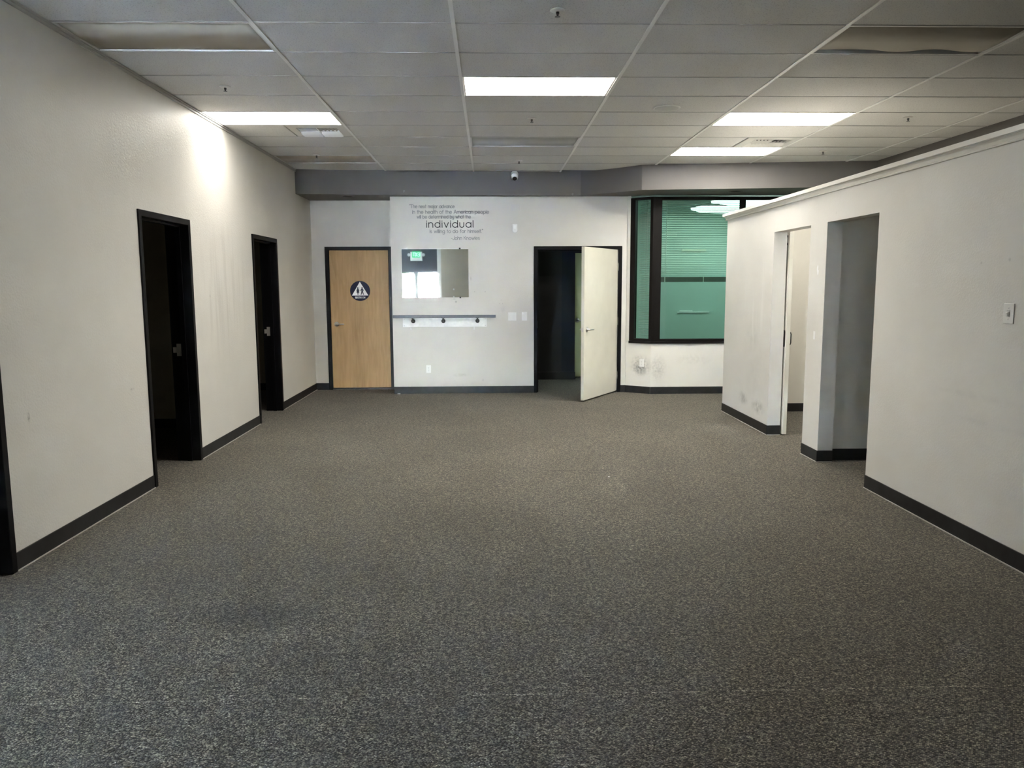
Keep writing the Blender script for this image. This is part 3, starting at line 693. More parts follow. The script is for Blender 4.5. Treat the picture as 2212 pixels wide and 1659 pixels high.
MB().lathe((1.615, 7.24, CZ + .003), (0, 0, -1), [(.122, 0), (.124, .006), (.116, .011), (.108, .009)], 40).build('speaker_rim', white_metal, e, smooth=True)
MB().lathe((1.615, 7.24, CZ + .002), (0, 0, -1), [(.108, 0), (.106, .009), (.06, .012), (.001, .013)], 40).build('grille', mat('grille_white', (.55, .54, .52), .5, bump=.5, bscale=600), e, smooth=True)

# things on the soffit
e = empty('security_camera', (.367, 11.16, 3.075), 'small white dome security camera under the ceiling at the middle of the soffit', 'camera')
MB().lathe((.367, 11.205, 3.115), (0, -1, 0), [(.052, 0), (.054, .01), (.05, .03), (.046, .034)], 24).build('mount', plate_w, e, smooth=True)
MB().lathe((.367, 11.175, 3.105), (0, -.75, -.66), [(.030, 0), (.042, .012), (.049, .03), (.050, .05), (.046, .07), (.036, .084), (.03, .086)], 24).build('camera_ball', plate_w, e, smooth=True)
MB().lathe((.367, 11.175 - .75 * .083, 3.105 - .66 * .083), (0, -.75, -.66), [(.032, 0), (.032, .006), (.024, .010), (.001, .012)], 24).build('lens', mat('lens_black', (.004, .004, .004), .1), e, smooth=True)
def can(x, y, label):
    e = empty('recessed_light', (x, y, 2.83), label, 'downlight', 'unlit downlights under the soffit')
    MB().lathe((x, y, 2.832), (0, 0, -1), [(.09, 0), (.092, .005), (.075, .008), (.07, .002)], 32).build('trim_ring', P['soffit'], e, smooth=True)
    MB().lathe((x, y, 2.832), (0, 0, -1), [(.07, 0), (.069, .004), (.02, .0045)], 32).build('baffle', dark_gap, e)
can(-1.997, 11.30, 'unlit black downlight under the soffit above the restroom door')
can(3.37, 10.74, 'unlit black downlight under the soffit above the tinted window')
for x, y, z, lab in ((-1.181, 11.142, 2.885, 'small metal hook on the soffit above the quotation'), (1.19, 11.225, 2.85, 'small metal hook on the soffit above the swing door')):
    h = MB().lathe((x, y, z), (0, -1, 0), [(.014, 0), (.014, .003), (.003, .005)], 12)
    h.tube([(x, y - .004, z), (x, y - .02, z), (x, y - .028, z - .012), (x, y - .02, z - .024), (x, y - .012, z - .02)], .003, 6)
    tag(h.build('wall_hook', mat('hook_grey', (.2, .2, .2), .4)), lab, 'hook')

# ------------------------------------------------------------------ doors
def lever(parent, o, face, along, mtl=steel, name='lever_handle', cap=True):
    """lever set on a door: o on the face, face = outward normal, along = direction of the lever"""
    o, f, a = Vector(o), Vector(face).normalized(), Vector(along).normalized()
    h = MB().lathe(o, f, [(.036, 0), (.036, .006), (.030, .011), (.013, .014), (.013, .045)], 20)
    h.tube([o + f * .045 - a * .006, o + f * .055 + a * .012, o + f * .056 + a * .06, o + f * .052 + a * .118], .0095, 10)
    ob = h.build(name, mtl, parent, smooth=True)
    return ob

# door_1: restroom door, closed
d1 = empty('door_1', (-1.96, YR, 0), 'closed pale wooden restroom door in a black frame', 'door', kind='structure')
def door_frame(parent, o, uu, tt, w, h, hook=.05):
    MB().grid_wall(o, uu, tt, [0, hook, w - hook, w], [0, h - hook, h], [(hook, w - hook, -1, h - hook)]).build('door_frame', frame_black, parent, bevel=.004)
    o2 = Vector(o) + Vector(tt) * .36; 
    MB().grid_wall(o2, uu, Vector(tt) * .2, [hook - .002, hook + .016, w - hook - .016, w - hook + .002], [0, h - hook - .016, h - hook + .002], [(hook + .016, w - hook - .016, -1, h - hook - .016)]).build('door_stop', frame_black, parent)
MB().grid_wall((-2.456, YR - .014, 0), (1, 0, 0), (0, .17, 0), [0, .058, .946, .996], [0, 2.105, 2.155], [(.058, .946, -1, 2.105)]).build('door_frame', frame_black, d1, bevel=.004)
leaf1 = MB().box(-2.394, -1.513, YR + .004, YR + .048, .03, 2.102).build('door_leaf', wood, d1, bevel=.002)
MB().box(-2.394, -1.513, YR + .02, YR + .14, 0.0, .02).build('threshold', black_iron, d1)
lever(d1, (-2.312, YR + .004, 1.0), (0, -1, 0), (1, -.0, -.0))
# round restroom sign
SX, SY, SZ, SR = -1.946, YR + .004, 1.497, .150
sg = empty('restroom_sign', (SX, SY, SZ - SR), 'round navy restroom sign with white triangle and two figures on the wooden door', 'sign')
MB().lathe((SX, SY, SZ), (0, -1, 0), [(SR, 0), (SR, .004), (SR - .002, .005)], 64).build('sign_disc', sign_blue, sg)
yb = SY - .0052
MB().extrude([(-.123, -.068), (.123, -.068), (0, .138)], (SX, yb, SZ), (1, 0, 0), (0, 0, 1), (0, -.0015, 0)).build('triangle', sign_white, sg)
yf = yb - .0017
def circ(cx, cy, r, n=16): return [(cx + r * cos(2 * pi * i / n), cy + r * sin(2 * pi * i / n)) for i in range(n)]
wo = MB()
fx = (1, 0, 0); fz = (0, 0, 1); ex = (0, -.0012, 0); so_ = (SX, yf, SZ)
wo.extrude(circ(-.033, .043, .0115), so_, fx, fz, ex)
wo.extrude([(-.045, .029), (-.021, .029), (-.008, -.001), (-.014, -.004), (-.023, .016), (-.012, -.026), (-.026, -.026), (-.027, -.058), (-.032, -.058), (-.033, -.026), (-.034, -.058), (-.039, -.058), (-.040, -.026), (-.054, -.026), (-.043, .016), (-.052, -.004), (-.058, -.001)], so_, fx, fz, ex)
wo.build('woman_figure', sign_blue, sg)
mo = MB()
mo.extrude(circ(.031, .043, .0115), so_, fx, fz, ex)
mo.extrude([(.017, .029), (.045, .029), (.060, -.001), (.054, -.004), (.042, .014), (.043, -.008), (.056, -.058), (.046, -.058), (.032, -.018), (.018, -.058), (.008, -.058), (.020, -.008), (.020, .014), (.008, -.004), (.002, -.001)], so_, fx, fz, ex)
mo.build('man_figure', sign_blue, sg)

# stroke lettering -------------------------------------------------
def arc(cx, cy, rx, ry, a0, a1, n=12): return [(cx + rx * cos(radians(a0 + (a1 - a0) * i / n)), cy + ry * sin(radians(a0 + (a1 - a0) * i / n))) for i in range(n + 1)]
O_ = arc(.5, .5, .5, .5, 0, 360, 24)
G = {
 'a': (1.0, [O_, [(1, 1), (1, 0)]]), 'b': (1.0, [O_, [(0, 1.42), (0, 0)]]), 'd': (1.0, [O_, [(1, 1.42), (1, 0)]]),
 'c': (.85, [arc(.5, .5, .5, .5, 45, 315)]), 'e': (1.0, [[(.02, .5), (1, .5)] + arc(.5, .5, .5, .5, 0, 320, 20)]),
 'o': (1.0, [O_]), 'p': (1.0, [O_, [(0, 1), (0, -.55)]]), 'g': (1.0, [O_, [(1, 1), (1, -.15)] + arc(.5, -.15, .5, .42, 0, -150)]),
 'n': (.82, [[(0, 1), (0, 0)], [(0, .55)] + arc(.41, .59, .41, .41, 180, 0) + [(.82, 0)]]),
 'h': (.82, [[(0, 1.42), (0, 0)], [(0, .55)] + arc(.41, .59, .41, .41, 180, 0) + [(.82, 0)]]),
 'm': (1.4, [[(0, 1), (0, 0)], [(0, .6)] + arc(.35, .65, .35, .35, 180, 0) + [(.7, 0)], [(.7, .6)] + arc(1.05, .65, .35, .35, 180, 0) + [(1.4, 0)]]),
 'u': (.82, [[(0, 1), (0, .41)] + arc(.41, .41, .41, .41, 180, 360) + [(.82, 1)]]),
 'i': (.0, [[(0, 1), (0, 0)], [(0, 1.24), (0, 1.36)]]), 'l': (.0, [[(0, 1.42), (0, 0)]]),
 'j': (.15, [[(.15, 1), (.15, -.25)] + arc(-.1, -.25, .25, .25, 0, -90, 5), [(.15, 1.24), (.15, 1.36)]]),
 't': (.45, [[(.2, 1.38), (.2, 0)], [(0, 1), (.45, 1)]]), 'f': (.5, [arc(.5, 1.1, .32, .32, 80, 180, 6) + [(.18, 0)], [(0, .95), (.45, .95)]]),
 'r': (.5, [[(0, 1), (0, 0)], [(0, .5)] + arc(.45, .55, .45, .43, 180, 80, 8)]),
 's': (.62, [arc(.31, .74, .29, .26, 40, 250, 10) + arc(.31, .25, .30, .25, 70, -150, 10)]),
 'v': (.85, [[(0, 1), (.42, 0), (.85, 1)]]), 'w': (1.3, [[(0, 1), (.33, 0), (.65, .9), (.97, 0), (1.3, 1)]]),
 'x': (.8, [[(0, 1), (.8, 0)], [(0, 0), (.8, 1)]]), 'y': (.82, [[(0, 1), (0, .41)] + arc(.41, .41, .41, .41, 180, 360) + [(.82, 1), (.82, -.15)] + arc(.41, -.15, .41, .4, 0, -150)]),
 'A': (1.25, [[(0, 0), (.62, 1.5), (1.25, 0)], [(.27, .5), (.98, .5)]]), 'T': (1.1, [[(0, 1.5), (1.1, 1.5)], [(.55, 1.5), (.55, 0)]]),
 'J': (.8, [[(.8, 1.5), (.8, .4)] + arc(.4, .4, .4, .4, 0, -170)]), 'K': (.95, [[(0, 1.5), (0, 0)], [(.95, 1.5), (.02, .6)], [(.35, .9), (.95, 0)]]),
 'R': (.85, [[(0, 0), (0, 1.5), (.45, 1.5)] + arc(.45, 1.12, .4, .38, 90, -90) + [(0, .74)], [(.4, .74), (.85, 0)]]),
 'E': (.8, [[(.8, 1.5), (0, 1.5), (0, 0), (.8, 0)], [(0, .78), (.7, .78)]]),
 'S': (.85, [arc(.43, 1.12, .42, .38, 30, 260, 12) + arc(.43, .38, .43, .38, 80, -150, 12)]),
 'O': (1.1, [arc(.55, .75, .55, .75, 0, 360, 24)]), 'M': (1.1, [[(0, 0), (0, 1.5), (.55, .5), (1.1, 1.5), (1.1, 0)]]),
 'X': (1.0, [[(0, 0), (1, 1.5)], [(0, 1.5), (1, 0)]]), 'I': (0, [[(0, 0), (0, 1.5)]]),
 '-': (.4, [[(0, .5), (.4, .5)]]), '.': (.0, [[(0, 0), (0, .1)]]), '"': (.25, [[(0, 1.55), (0, 1.25)], [(.25, 1.55), (.25, 1.25)]]), ' ': (.45, []),
}
def letters(text, o, ux, depth, width, xh, stroke, m, parent, gap=.34):
    """text laid from o along ux, stretched to the given width; xh = x-height; each letter is a part of its own"""
    o, ux = Vector(o), Vector(ux); up = Vector((0, 0, 1)); x = 0; runs = []
    for ch in text:
        w, st = G[ch]
        runs.append([[(x + a, b_) for a, b_ in s] for s in st])
        x += w + gap
    total = x - gap; kx = width / total; dv = Vector(depth)
    for strokes in runs:
        if not strokes: continue
        mb = MB()
        for s in strokes:
            for (a0, b0), (a1, b1) in zip(s, s[1:]):
                p0 = o + ux * (a0 * kx) + up * (b0 * xh); p1 = o + ux * (a1 * kx) + up * (b1 * xh)
                d = (p1 - p0)
                if d.length < 1e-6: continue
                d.normalize(); sd = d.cross(dv).normalized() * stroke / 2
                p0 -= d * stroke * .35; p1 += d * stroke * .35
                mb.obox(p0 - sd, sd * 2, p1 - p0, dv)
        mb.build('letter', m, parent)
letters('RESTROOM', (SX - .073, yf, SZ - .111), (1, 0, 0), (0, -.0012, 0), .146, .0165, .0055, sign_white, sg, gap=.45)

# wall quotation
q = empty('wall_quotation', (-.6, YB, 2.2), 'six lines of worn black vinyl quotation high on the back wall', 'lettering')
for txt, x0, x1, z, xh, st, m_ in (('"The next major advance', -1.124, -.489, 2.670, .033, .0080, ink_worn),
        ('in the health of the American people', -1.087, .002, 2.592, .034, .0085, ink_worn),
        ('will be determined by what the', -1.026, -.258, 2.525, .032, .0080, ink_worn),
        ('individual', -.889, -.225, 2.398, .068, .0115, ink),
        ('is willing to do for himself."', -.844, -.086, 2.321, .033, .0080, ink_worn),
        ('-John Knowles', -.539, -.134, 2.224, .034, .0070, ink_worn)):
    letters(txt, (x0, YB - .0003, z), (1, 0, 0), (0, -.0008, 0), x1 - x0, xh, st, m_, q, gap=.30 if txt != 'individual' else .42)

# wall mirror, clipped
mi = empty('wall_mirror', (-.775, YB, 1.40), 'frameless rectangular wall mirror above the handrail, held by clips', 'mirror')
MX0, MX1, MZ0, MZ1 = -1.252, -.298, 1.402, 2.098
MB().box(MX0, MX1, YB - .007, YB - .002, MZ0, MZ1).build('mirror_glass', mirror_m, mi)
MB().box(MX0 - .003, MX1 + .003, YB - .002, YB, MZ0 - .003, MZ1 + .003).build('mirror_back', plate_g, mi)
for x, z in ((-1.175, MZ1), (-.42, MZ1), (-.42, MZ0), (-1.0, MZ0)):
    s = 1 if z == MZ1 else -1
    MB().box(x - .012, x + .012, YB - .012, YB, z - s * .008, z + s * .012).build('clip', steel if x != -.42 else black_iron, mi, bevel=.002)
# white rubber dots stuck on the mirror
MB().box(MX0, MX1, YB - .0075, YB - .0068, MZ1 - .006, MZ1).build('top_edge', plate_w, mi)

# handrail on its worn board
hr = empty('handrail', (-.65, YB, .95), 'charcoal handrail on three round brackets over a worn white board, below the mirror', 'handrail')
MB().box(-1.388, .089, YB - .125, YB - .075, 1.110, 1.152).build('rail', rail_mat, hr, bevel=.004)
MB().box(-1.256, -.040, YB - .02, YB, .976, 1.108).build('backboard', board_mat, hr, bevel=.002)
for x in (-1.105, -.669, -.175):
    b_ = MB().lathe((x, YB - .02, 1.062), (0, -1, 0), [(.030, 0), (.030, .006), (.022, .012), (.012, .016)], 24)
    b_.tube([(x, YB - .03, 1.062), (x, YB - .075, 1.062), (x, YB - .092, 1.07), (x, YB - .1, 1.088), (x, YB - .1, 1.112)], .010, 10)
    b_.box(x - .025, x + .025, YB - .112, YB - .088, 1.106, 1.1105)
    ob = b_.build('bracket', black_iron, hr)
    MB().lathe((x, YB - .032, 1.062), (0, -1, 0), [(.0125, 0), (.0125, .005), (.006, .006)], 12).build('screw_cap', mat('cap_grey', (.05, .05, .055), .4), ob) if False else None
for x in (-1.140, -.226):
    MB().lathe((x, YB - .012, .976), (0, 0, -1), [(.011, 0), (.011, .036), (.006, .042)], 12).build('peg', plate_w, hr, smooth=True)
for x, z in ((-1.235, .995), (-.06, .995), (-1.235, 1.09), (-.06, 1.09)):
    MB().lathe((x, YB - .02, z), (0, -1, 0), [(.007, 0), (.006, .002), (.001, .003)], 10).build('screw', plate_g, hr)

# plates, switches, sensor, outlets
pl = tag(MB().box(.321, .443, YB - .006, YB, 2.632, 2.716).build('blank_plate', mat('blank_plate_paint', (.56, .55, .52), .5), bevel=.002), 'blank grey cover plate high on the back wall, above the motion sensor', 'cover plate')
ms = empty('motion_sensor', (.374, YB, 2.319), 'small white rounded motion sensor under the blank plate', 'sensor')
MB().extrude([(-.035, .124), (.035, .124)] + [(.035, .03)] + arc(0, .03, .035, .03, 0, -180, 8), (.374, YB, 2.319), (1, 0, 0), (0, 0, 1), (0, -.03, 0)).build('sensor_body', plate_w, ms, bevel=.006)
MB().box(.356, .392, YB - .034, YB - .03, 2.372, 2.425).build('sensor_lens', mat('sensor_lens', (.85, .85, .83), .2), ms, bevel=.002)
def switch(name, x0, x1, z0, z1, nr, label, y=YB, cat='light switch', group=None):
    e = empty(name, ((x0 + x1) / 2, y, z0), label, cat, group)
    MB().box(x0, x1, y - .006, y, z0, z1).build('cover_plate', plate_w, e, bevel=.002)
    w = (x1 - x0) / nr
    for i in range(nr):
        c = x0 + w * (i + .5)
        MB().obox((c - .0165, y - .006, (z0 + z1) / 2 - .033), (.033, 0, 0), (0, -.003, 0), (0, -.004, .066)).build('rocker', plate_w, e, bevel=.001)
        for zz in (z0 + .012, z1 - .012):
            MB().lathe((c, y - .006, zz), (0, -1, 0), [(.003, 0), (.002, .001)], 8).build('screw', plate_g, e)
    return e
switch('light_switch', .270, .390, 1.062, 1.180, 2, 'double rocker switch plate left of the swing door')
s1 = switch('light_switch', .469, .546, 1.061, 1.186, 1, 'single rocker switch plate next to the swing door frame, with a white sticker')
MB().extrude([(0, 0), (.034, .004), (.004, .036)], (.474, YB - .0065, 1.150), (1, 0, 0), (0, 0, 1), (0, -.0008, 0)).build('sticker', sign_white, s1)
def outlet(c, ux, nrm, label):
    c, ux, nrm = Vector(c), Vector(ux).normalized(), Vector(nrm).normalized(); up = Vector((0, 0, 1))
    e = empty('wall_outlet', c - up * .057, label, 'outlet', None)
    MB().obox(c - ux * .035 - up * .057, ux * .07, nrm * .006, up * .114).build('cover_plate', plate_w, e, bevel=.002)
    for s in (-1, 1):
        k = c + up * s * .0195 + nrm * .006
        so__ = MB().extrude([(-.0165, -.008), (-.011, -.0145), (.011, -.0145), (.0165, -.008), (.0165, .008), (.011, .0145), (-.011, .0145), (-.0165, .008)], k, ux, up, nrm * .003).build('socket', plate_w, e)
        for dx in (-.006, .006):
            MB().obox(k + ux * (dx - .001) - up * .001 + nrm * .003, ux * .002, nrm * .0004, up * .008).build('slot', black_iron, so__)
        MB().lathe(k - up * .008 + nrm * .003, nrm, [(.0025, 0), (.0025, .0004)], 8).build('slot', black_iron, so__)
    MB().lathe(c + nrm * .006, nrm, [(.003, 0), (.002, .001)], 8).build('screw', plate_g, e)
outlet((-.896, YB, .362), (1, 0, 0), (0, -1, 0), 'white duplex outlet low on the back wall below the handrail')
oc = A + dd * ((Vector((2.203, 11.175, 0)) - A).dot(dd))
outlet((oc.x, oc.y, .445), dd, -nn, 'white duplex outlet on the canted wall, ringed by black scuffs')
e = empty('light_switch', (RX, 4.269, 1.35), 'white toggle switch plate on the right partition near the picture edge', 'light switch')
MB().box(RX - .006, RX, 4.226, 4.312, 1.345, 1.458).build('cover_plate', plate_w, e, bevel=.002)
MB().obox((RX - .006, 4.263, 1.395), (0, .011, 0), (-.012, 0, -.006), (-.002, 0, .016)).build('toggle', plate_w, e)
MB().box(RX - .0075, RX - .0055, 4.257, 4.281, 1.383, 1.421).build('toggle_slot', plate_g, e)
for z in (1.371, 1.432): MB().lathe((RX - .006, 4.269, z), (-1, 0, 0), [(.004, 0), (.003, .0012)], 8).build('screw', plate_g, e)
# bare filler patches on the pillar between the right openings
pa = MB().extrude([(a * .022, b_ * .045) for a, b_ in ((-.6, -1), (.3, -.9), (.9, -.2), (1, .5), (.2, 1), (-.3, .6), (-.1, .1), (-.9, -.2))], (RX, 6.846, 1.694), (0, 1, 0), (0, 0, 1), (-.001, 0, 0))
tag(pa.build('filler_patch', sign_white), 'small torn white patch high on the pillar between the right openings', 'patch')
tag(MB().box(RX - .002, RX, 6.84, 6.882, 1.08, 1.152).build('latch_plate', sign_white, bevel=.001), 'small white rectangular plate at handle height on the pillar between the right openings', 'plate')

# door_2 .. door_4 : open black frames on the left wall
for k, ((y0, y1), lab) in enumerate(zip(L_DOORS, ('black door frame at the left picture edge', 'open black-framed doorway into the nearer dark side room', 'open black-framed doorway into the further dark side room'))):
    d = empty('door_%d' % (k + 2), (LX, (y0 + y1) / 2, 0), lab, 'doorway', kind='structure')
    door_frame(d, (LX + .014, y0, 0), (0, 1, 0), (-.208, 0, 0), y1 - y0, DT)
    ys = y1 - .05
    st = MB().box(LX - .148, LX - .088, ys - .003, ys, .955, 1.065)
    st.obox((LX - .148, ys - .003, .985), (-.03, -.004, 0), (0, .003, 0), (0, 0, .05))
    st.build('strike_plate', strike_m, d)
    if k == 0: pass
# door_5: white swing door standing open, hinged on its right
d5 = empty('door_5', (1.285, YB, 0), 'cream swing door standing open into the room in a black frame', 'door', kind='structure')
MB().grid_wall((.645, YB - .014, 0), (1, 0, 0), (0, .168, 0), [0, .05, 1.23, 1.28], [0, 2.078, 2.128], [(.05, 1.23, -1, 2.078)]).build('door_frame', frame_black, d5, bevel=.004)
MB().grid_wall((.645, YB + .045, 0), (1, 0, 0), (0, .03, 0), [.048, .066, 1.214, 1.232], [0, 2.062, 2.08], [(.066, 1.214, -1, 2.062)]).build('door_stop', frame_black, d5)
HP = Vector((1.881, 11.372, 0)); FP = Vector((1.262, 10.362, 0)); dl = (FP - HP).normalized(); LW = (FP - HP).length
ln = Vector((dl.y, -dl.x, 0))            # towards the left / hall side of the leaf
if ln.x > 0: ln = -ln
leaf = MB().obox(HP + Vector((0, 0, .02)), dl * LW, ln * .044, Vector((0, 0, 2.055))).build('door_leaf', cream_door, d5, bevel=.002)
lp = HP + dl * (LW - .085) + Vector((0, 0, .975))
lever(d5, lp, -ln, -dl); lever(d5, lp + ln * .044, ln, -dl)
MB().obox(HP + dl * LW + ln * .012 + Vector((0, 0, .945)), ln * .022, dl * .0015, Vector((0, 0, .06))).build('latch_face', steel, d5)
for z in (1.83, 1.045, .255):
    h_ = MB().lathe(HP + Vector((.006, -.006, z - .055)), (0, 0, 1), [(.007, 0), (.007, .11)], 10)
    h_.obox(HP + dl * -.002 + ln * .003 + Vector((0, 0, z - .055)), dl * .0015, ln * .038, Vector((0, 0, .11)))
    h_.box(1.8745, 1.878, YB - .012, YB + .03, z - .055, z + .055)
    h_.build('hinge', plate_g, d5)
# strike on the far jamb
MB().box(.695, .697, YB + .0, YB + .035, .95, 1.06).build('strike_plate', strike_m, d5)
# door_6: second door, glimpsed in the hall
d6 = empty('door_6', (1.8, 13.15, 0), 'wooden door with green light put into its colour, standing ajar in the hall behind the swing door', 'door', kind='structure')
lf = MB().obox((1.415, 13.15, .02), (.9, .10, 0), (-.005, .044, 0), (0, 0, 2.085)).build('door_leaf', green_lit_leaf, d6, bevel=.002)
MB().obox((1.405, 13.146, .02), (.011, .001, 0), (-.005, .048, 0), (0, 0, 2.085)).build('edge_band', mat('edge_brown', (.10, .07, .04), .5), d6)
lever(d6, (1.487, 13.156, .979), (.1, -1, 0), (1, .1, 0))
MB().box(1.405, 1.417, 13.15, 13.165, .945, 1.01).build('latch_face', steel, d6)

# sliding door behind the partition
sd = empty('sliding_door', (3.07, 8.4, 0), 'white sliding door slid open behind the right partition, with black pull and handle', 'door')
DX0, DX1, DY0, DY1 = 3.052, 3.094, 7.915, 8.86
MB().box(DX0, DX1, DY0, DY1, .012, 2.14).build('door_leaf', white_paint, sd, bevel=.002)
MB().extrude([(a * .03, (b_ * .085)) for a, b_ in ((-1, -.8), (-.7, -1), (.7, -1), (1, -.8), (1, .8), (.7, 1), (-.7, 1), (-1, .8))], (DX0, DY0 + .055, 1.012), (0, 1, 0), (0, 0, 1), (-.006, 0, 0)).build('flush_pull', black_iron, sd)
MB().tube([(DX1, DY0 + .06, 1.095), (DX1 + .028, DY0 + .06, 1.068), (DX1 + .032, DY0 + .06, 1.055), (DX1 + .032, DY0 + .06, .965), (DX1 + .028, DY0 + .06, .952), (DX1, DY0 + .06, .925)], .006, 8).build('pull_handle', black_iron, sd)
for z in (2.055, 1.978):
    MB().lathe((DX0, DY0 + .06, z), (-1, 0, 0), [(.012, 0), (.011, .006), (.005, .009)], 12).build('bolt', black_iron, sd)
MB().box(DX1, DX1 + .008, DY0 + .03, DY0 + .09, 1.9, 2.2).build('hanger_strap', black_iron, sd)

# ------------------------------------------------------------------ tinted window
WY = 11.10; GZ0, GZ1 = .795, 2.756
w1 = empty('window_1', (3.4, WY, SILL), 'dark-framed corner window of tinted glass into the next room', 'window', kind='structure')
MB().extrude([(0, 0), (.02, 0), (.02, 0)], (0, 0, 0), (1, 0, 0), (0, 1, 0), (0, 0, 1)) if False else None
MB().prism([(2.024, 11.27), (2.305, 11.075), (6.35, 11.075), (6.35, 11.24), (2.33, 11.24), (2.05, 11.43)], SILL - .006, SILL + .027).build('window_sill', bronze, w1, bevel=.002)
MB().grid_wall((2.36, WY - .002, SILL + .027), (1, 0, 0), (0, .09, 0), [0, .085, 1.205, 1.272, 2.49, 2.557, 3.96], [0, GZ0 - SILL - .027, GZ1 - SILL - .027, 2.80 - SILL - .027],
    [(.085, 1.205, GZ0 - SILL - .027, GZ1 - SILL - .027), (1.272, 2.49, GZ0 - SILL - .027, GZ1 - SILL - .027), (2.557, 3.9, GZ0 - SILL - .027, GZ1 - SILL - .027)]).build('window_frame', bronze, w1, bevel=.004)
# corner post and the canted frame
MB().prism([(2.292, 11.112), (2.317, 11.092), (2.362, 11.096), (2.362, 11.19), (2.335, 11.19)], SILL + .027, 2.80).build('corner_post', bronze, w1)
a0 = (Vector((2.033, 11.30, 0)) - A).dot(dd); L_ = (Vector((2.30, 11.112, 0)) - A).dot(dd)
MB().grid_wall(A + Vector((0, 0, SILL + .027)), dd, nn * .09, [a0, a0 + .075, L_ - .02, L_], [0, GZ0 - SILL - .027, 2.77 - SILL - .027, 2.80 - SILL - .027], [(a0 + .075, L_ - .02, GZ0 - SILL - .027, 2.77 - SILL - .027)]).build('window_frame', bronze, w1, bevel=.003)
for x0, x1 in ((2.44, 3.57), (3.63, 4.855), (4.915, 6.27)):
    MB().box(x0, x1, WY + .04, WY + .046, GZ0 - .01, GZ1 + .01).build('pane', glass_teal, w1)
MB().obox(A + dd * (a0 + .065) + nn * .04 + Vector((0, 0, GZ0 - .01)), dd * (L_ - a0 - .075), nn * .006, Vector((0, 0, 2.78 - GZ0 + .01))).build('pane', glass_teal, w1)

def blind(name, o, uu, depth_v, w, ztop, zbot, pitch, label, stack=None, wand=None):
    """venetian blind of separate slats hung inside the glass"""
    o, uu, dv = Vector(o), Vector(uu).normalized(), Vector(depth_v).normalized(); up = Vector((0, 0, 1))
    e = empty(name, o + up * zbot, label, 'blind', 'venetian blinds behind the tinted glass')
    MB().obox(o + up * ztop, uu * w, dv * .026, up * .03).build('head_rail', slat_mat, e)
    n = int((ztop - zbot) / pitch)
    # one shared slat mesh
    me = None
    for i in range(n):
        z = ztop - pitch * (i + .7)
        if me is None:
            ob = MB().add([o + up * z, o + uu * w + up * z, o + uu * w + dv * .011 + up * (z + .008), o + dv * .011 + up * (z + .008), o + uu * w + dv * .022 + up * (z + .012), o + dv * .022 + up * (z + .012)], [(0, 1, 2, 3), (3, 2, 4, 5)]).build('slat', slat_mat, e, fix=False)
            md = ob.data; z_first = z; me = md
        else:
            ob = bpy.data.objects.new('slat', me); COL.objects.link(ob); ob.parent = e; ob.location = (0, 0, z - z_first)
    for t in (.12, .5, .88):
        MB().obox(o + uu * w * t + dv * -.002 + up * zbot, uu * .0016, dv * .001, up * (ztop - zbot)).build('ladder_cord', slat_mat, e)
    if stack:
        MB().obox(o + up * (zbot - stack), uu * w, dv * .03, up * stack).build('slat_stack', stack_mat, e)
        for t in (.075, .56): MB().obox(o + uu * w * t - dv * .003 + up * (zbot - stack), uu * .012, dv * .003, up * (stack + .004)).build('cord_clip', slat_mat, e)
    if wand is not None:
        MB().tube([o + uu * wand[0] - dv * .015 + up * wand[1], o + uu * wand[0] - dv * .015 + up * ztop], .0055, 6).build('tilt_wand', plate_w, e)
    return e
bl = 11.20
blind('venetian_blind', (2.43, bl, 0), (1, 0, 0), (0, 1, 0), 1.15, 2.775, 1.68, .0255, 'half raised grey venetian blind behind the large tinted pane', stack=.072, wand=(.10, 1.72))
bo = A + dd * (a0 + .115) + nn * .075
blind('venetian_blind', bo, dd, nn,   .165, 2.785, .82, .0255, 'narrow full-length venetian blind behind the canted tinted pane', wand=(.125, 1.72))

# lamps and added streak bars in the room behind the glass
def back_lamp(pts, label):
    e = empty('back_room_light', (sum(p[0] for p in pts) / len(pts), sum(p[1] for p in pts) / len(pts), 2.90), label, 'ceiling light', 'lamps behind the tinted glass')
    MB().prism(pts, 2.90, 2.93).build('diffuser', lens_back, e)
    cx = sum(p[0] for p in pts) / len(pts); cy = sum(p[1] for p in pts) / len(pts)
    MB().prism([(cx + (x - cx) * 1.03, cy + (y - cy) * 1.05) for x, y in pts], 2.93, 2.95).build('light_frame', white_metal, e)
back_lamp([(3.66, 12.95), (3.70, 12.62), (3.95, 12.50), (5.0, 12.50), (5.2, 12.9), (5.0, 13.42), (4.1, 13.35)], 'bright bluish lamp at the top of the tinted window, nearer one')
back_lamp([(3.62, 14.10), (3.72, 13.66), (5.0, 13.66), (5.2, 14.2), (4.9, 14.85), (4.0, 14.75)], 'bright bluish lamp at the top of the tinted window, further one')
lg = MB().box(3.78, 4.42, 15.57, 15.6, 1.012, 1.032); tag(lg.build('streak_bar', white_hi), 'thin white bar standing in for a bright streak in the lower tinted glass', 'streak stand-in')  # solid bars added in place of bright streaks in the glass
tag(MB().box(3.82, 4.08, 15.565, 15.595, 1.032, 1.058).build('streak_block', white_hi, bevel=.002), 'white block on the thin bar, added for the same bright streak', 'pad')
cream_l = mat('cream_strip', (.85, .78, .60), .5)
tag(MB().box(3.84, 4.32, 15.55, 15.6, 2.225, 2.275).build('streak_strip', cream_l), 'cream strip added for a bright streak between the blind slats', 'rail')

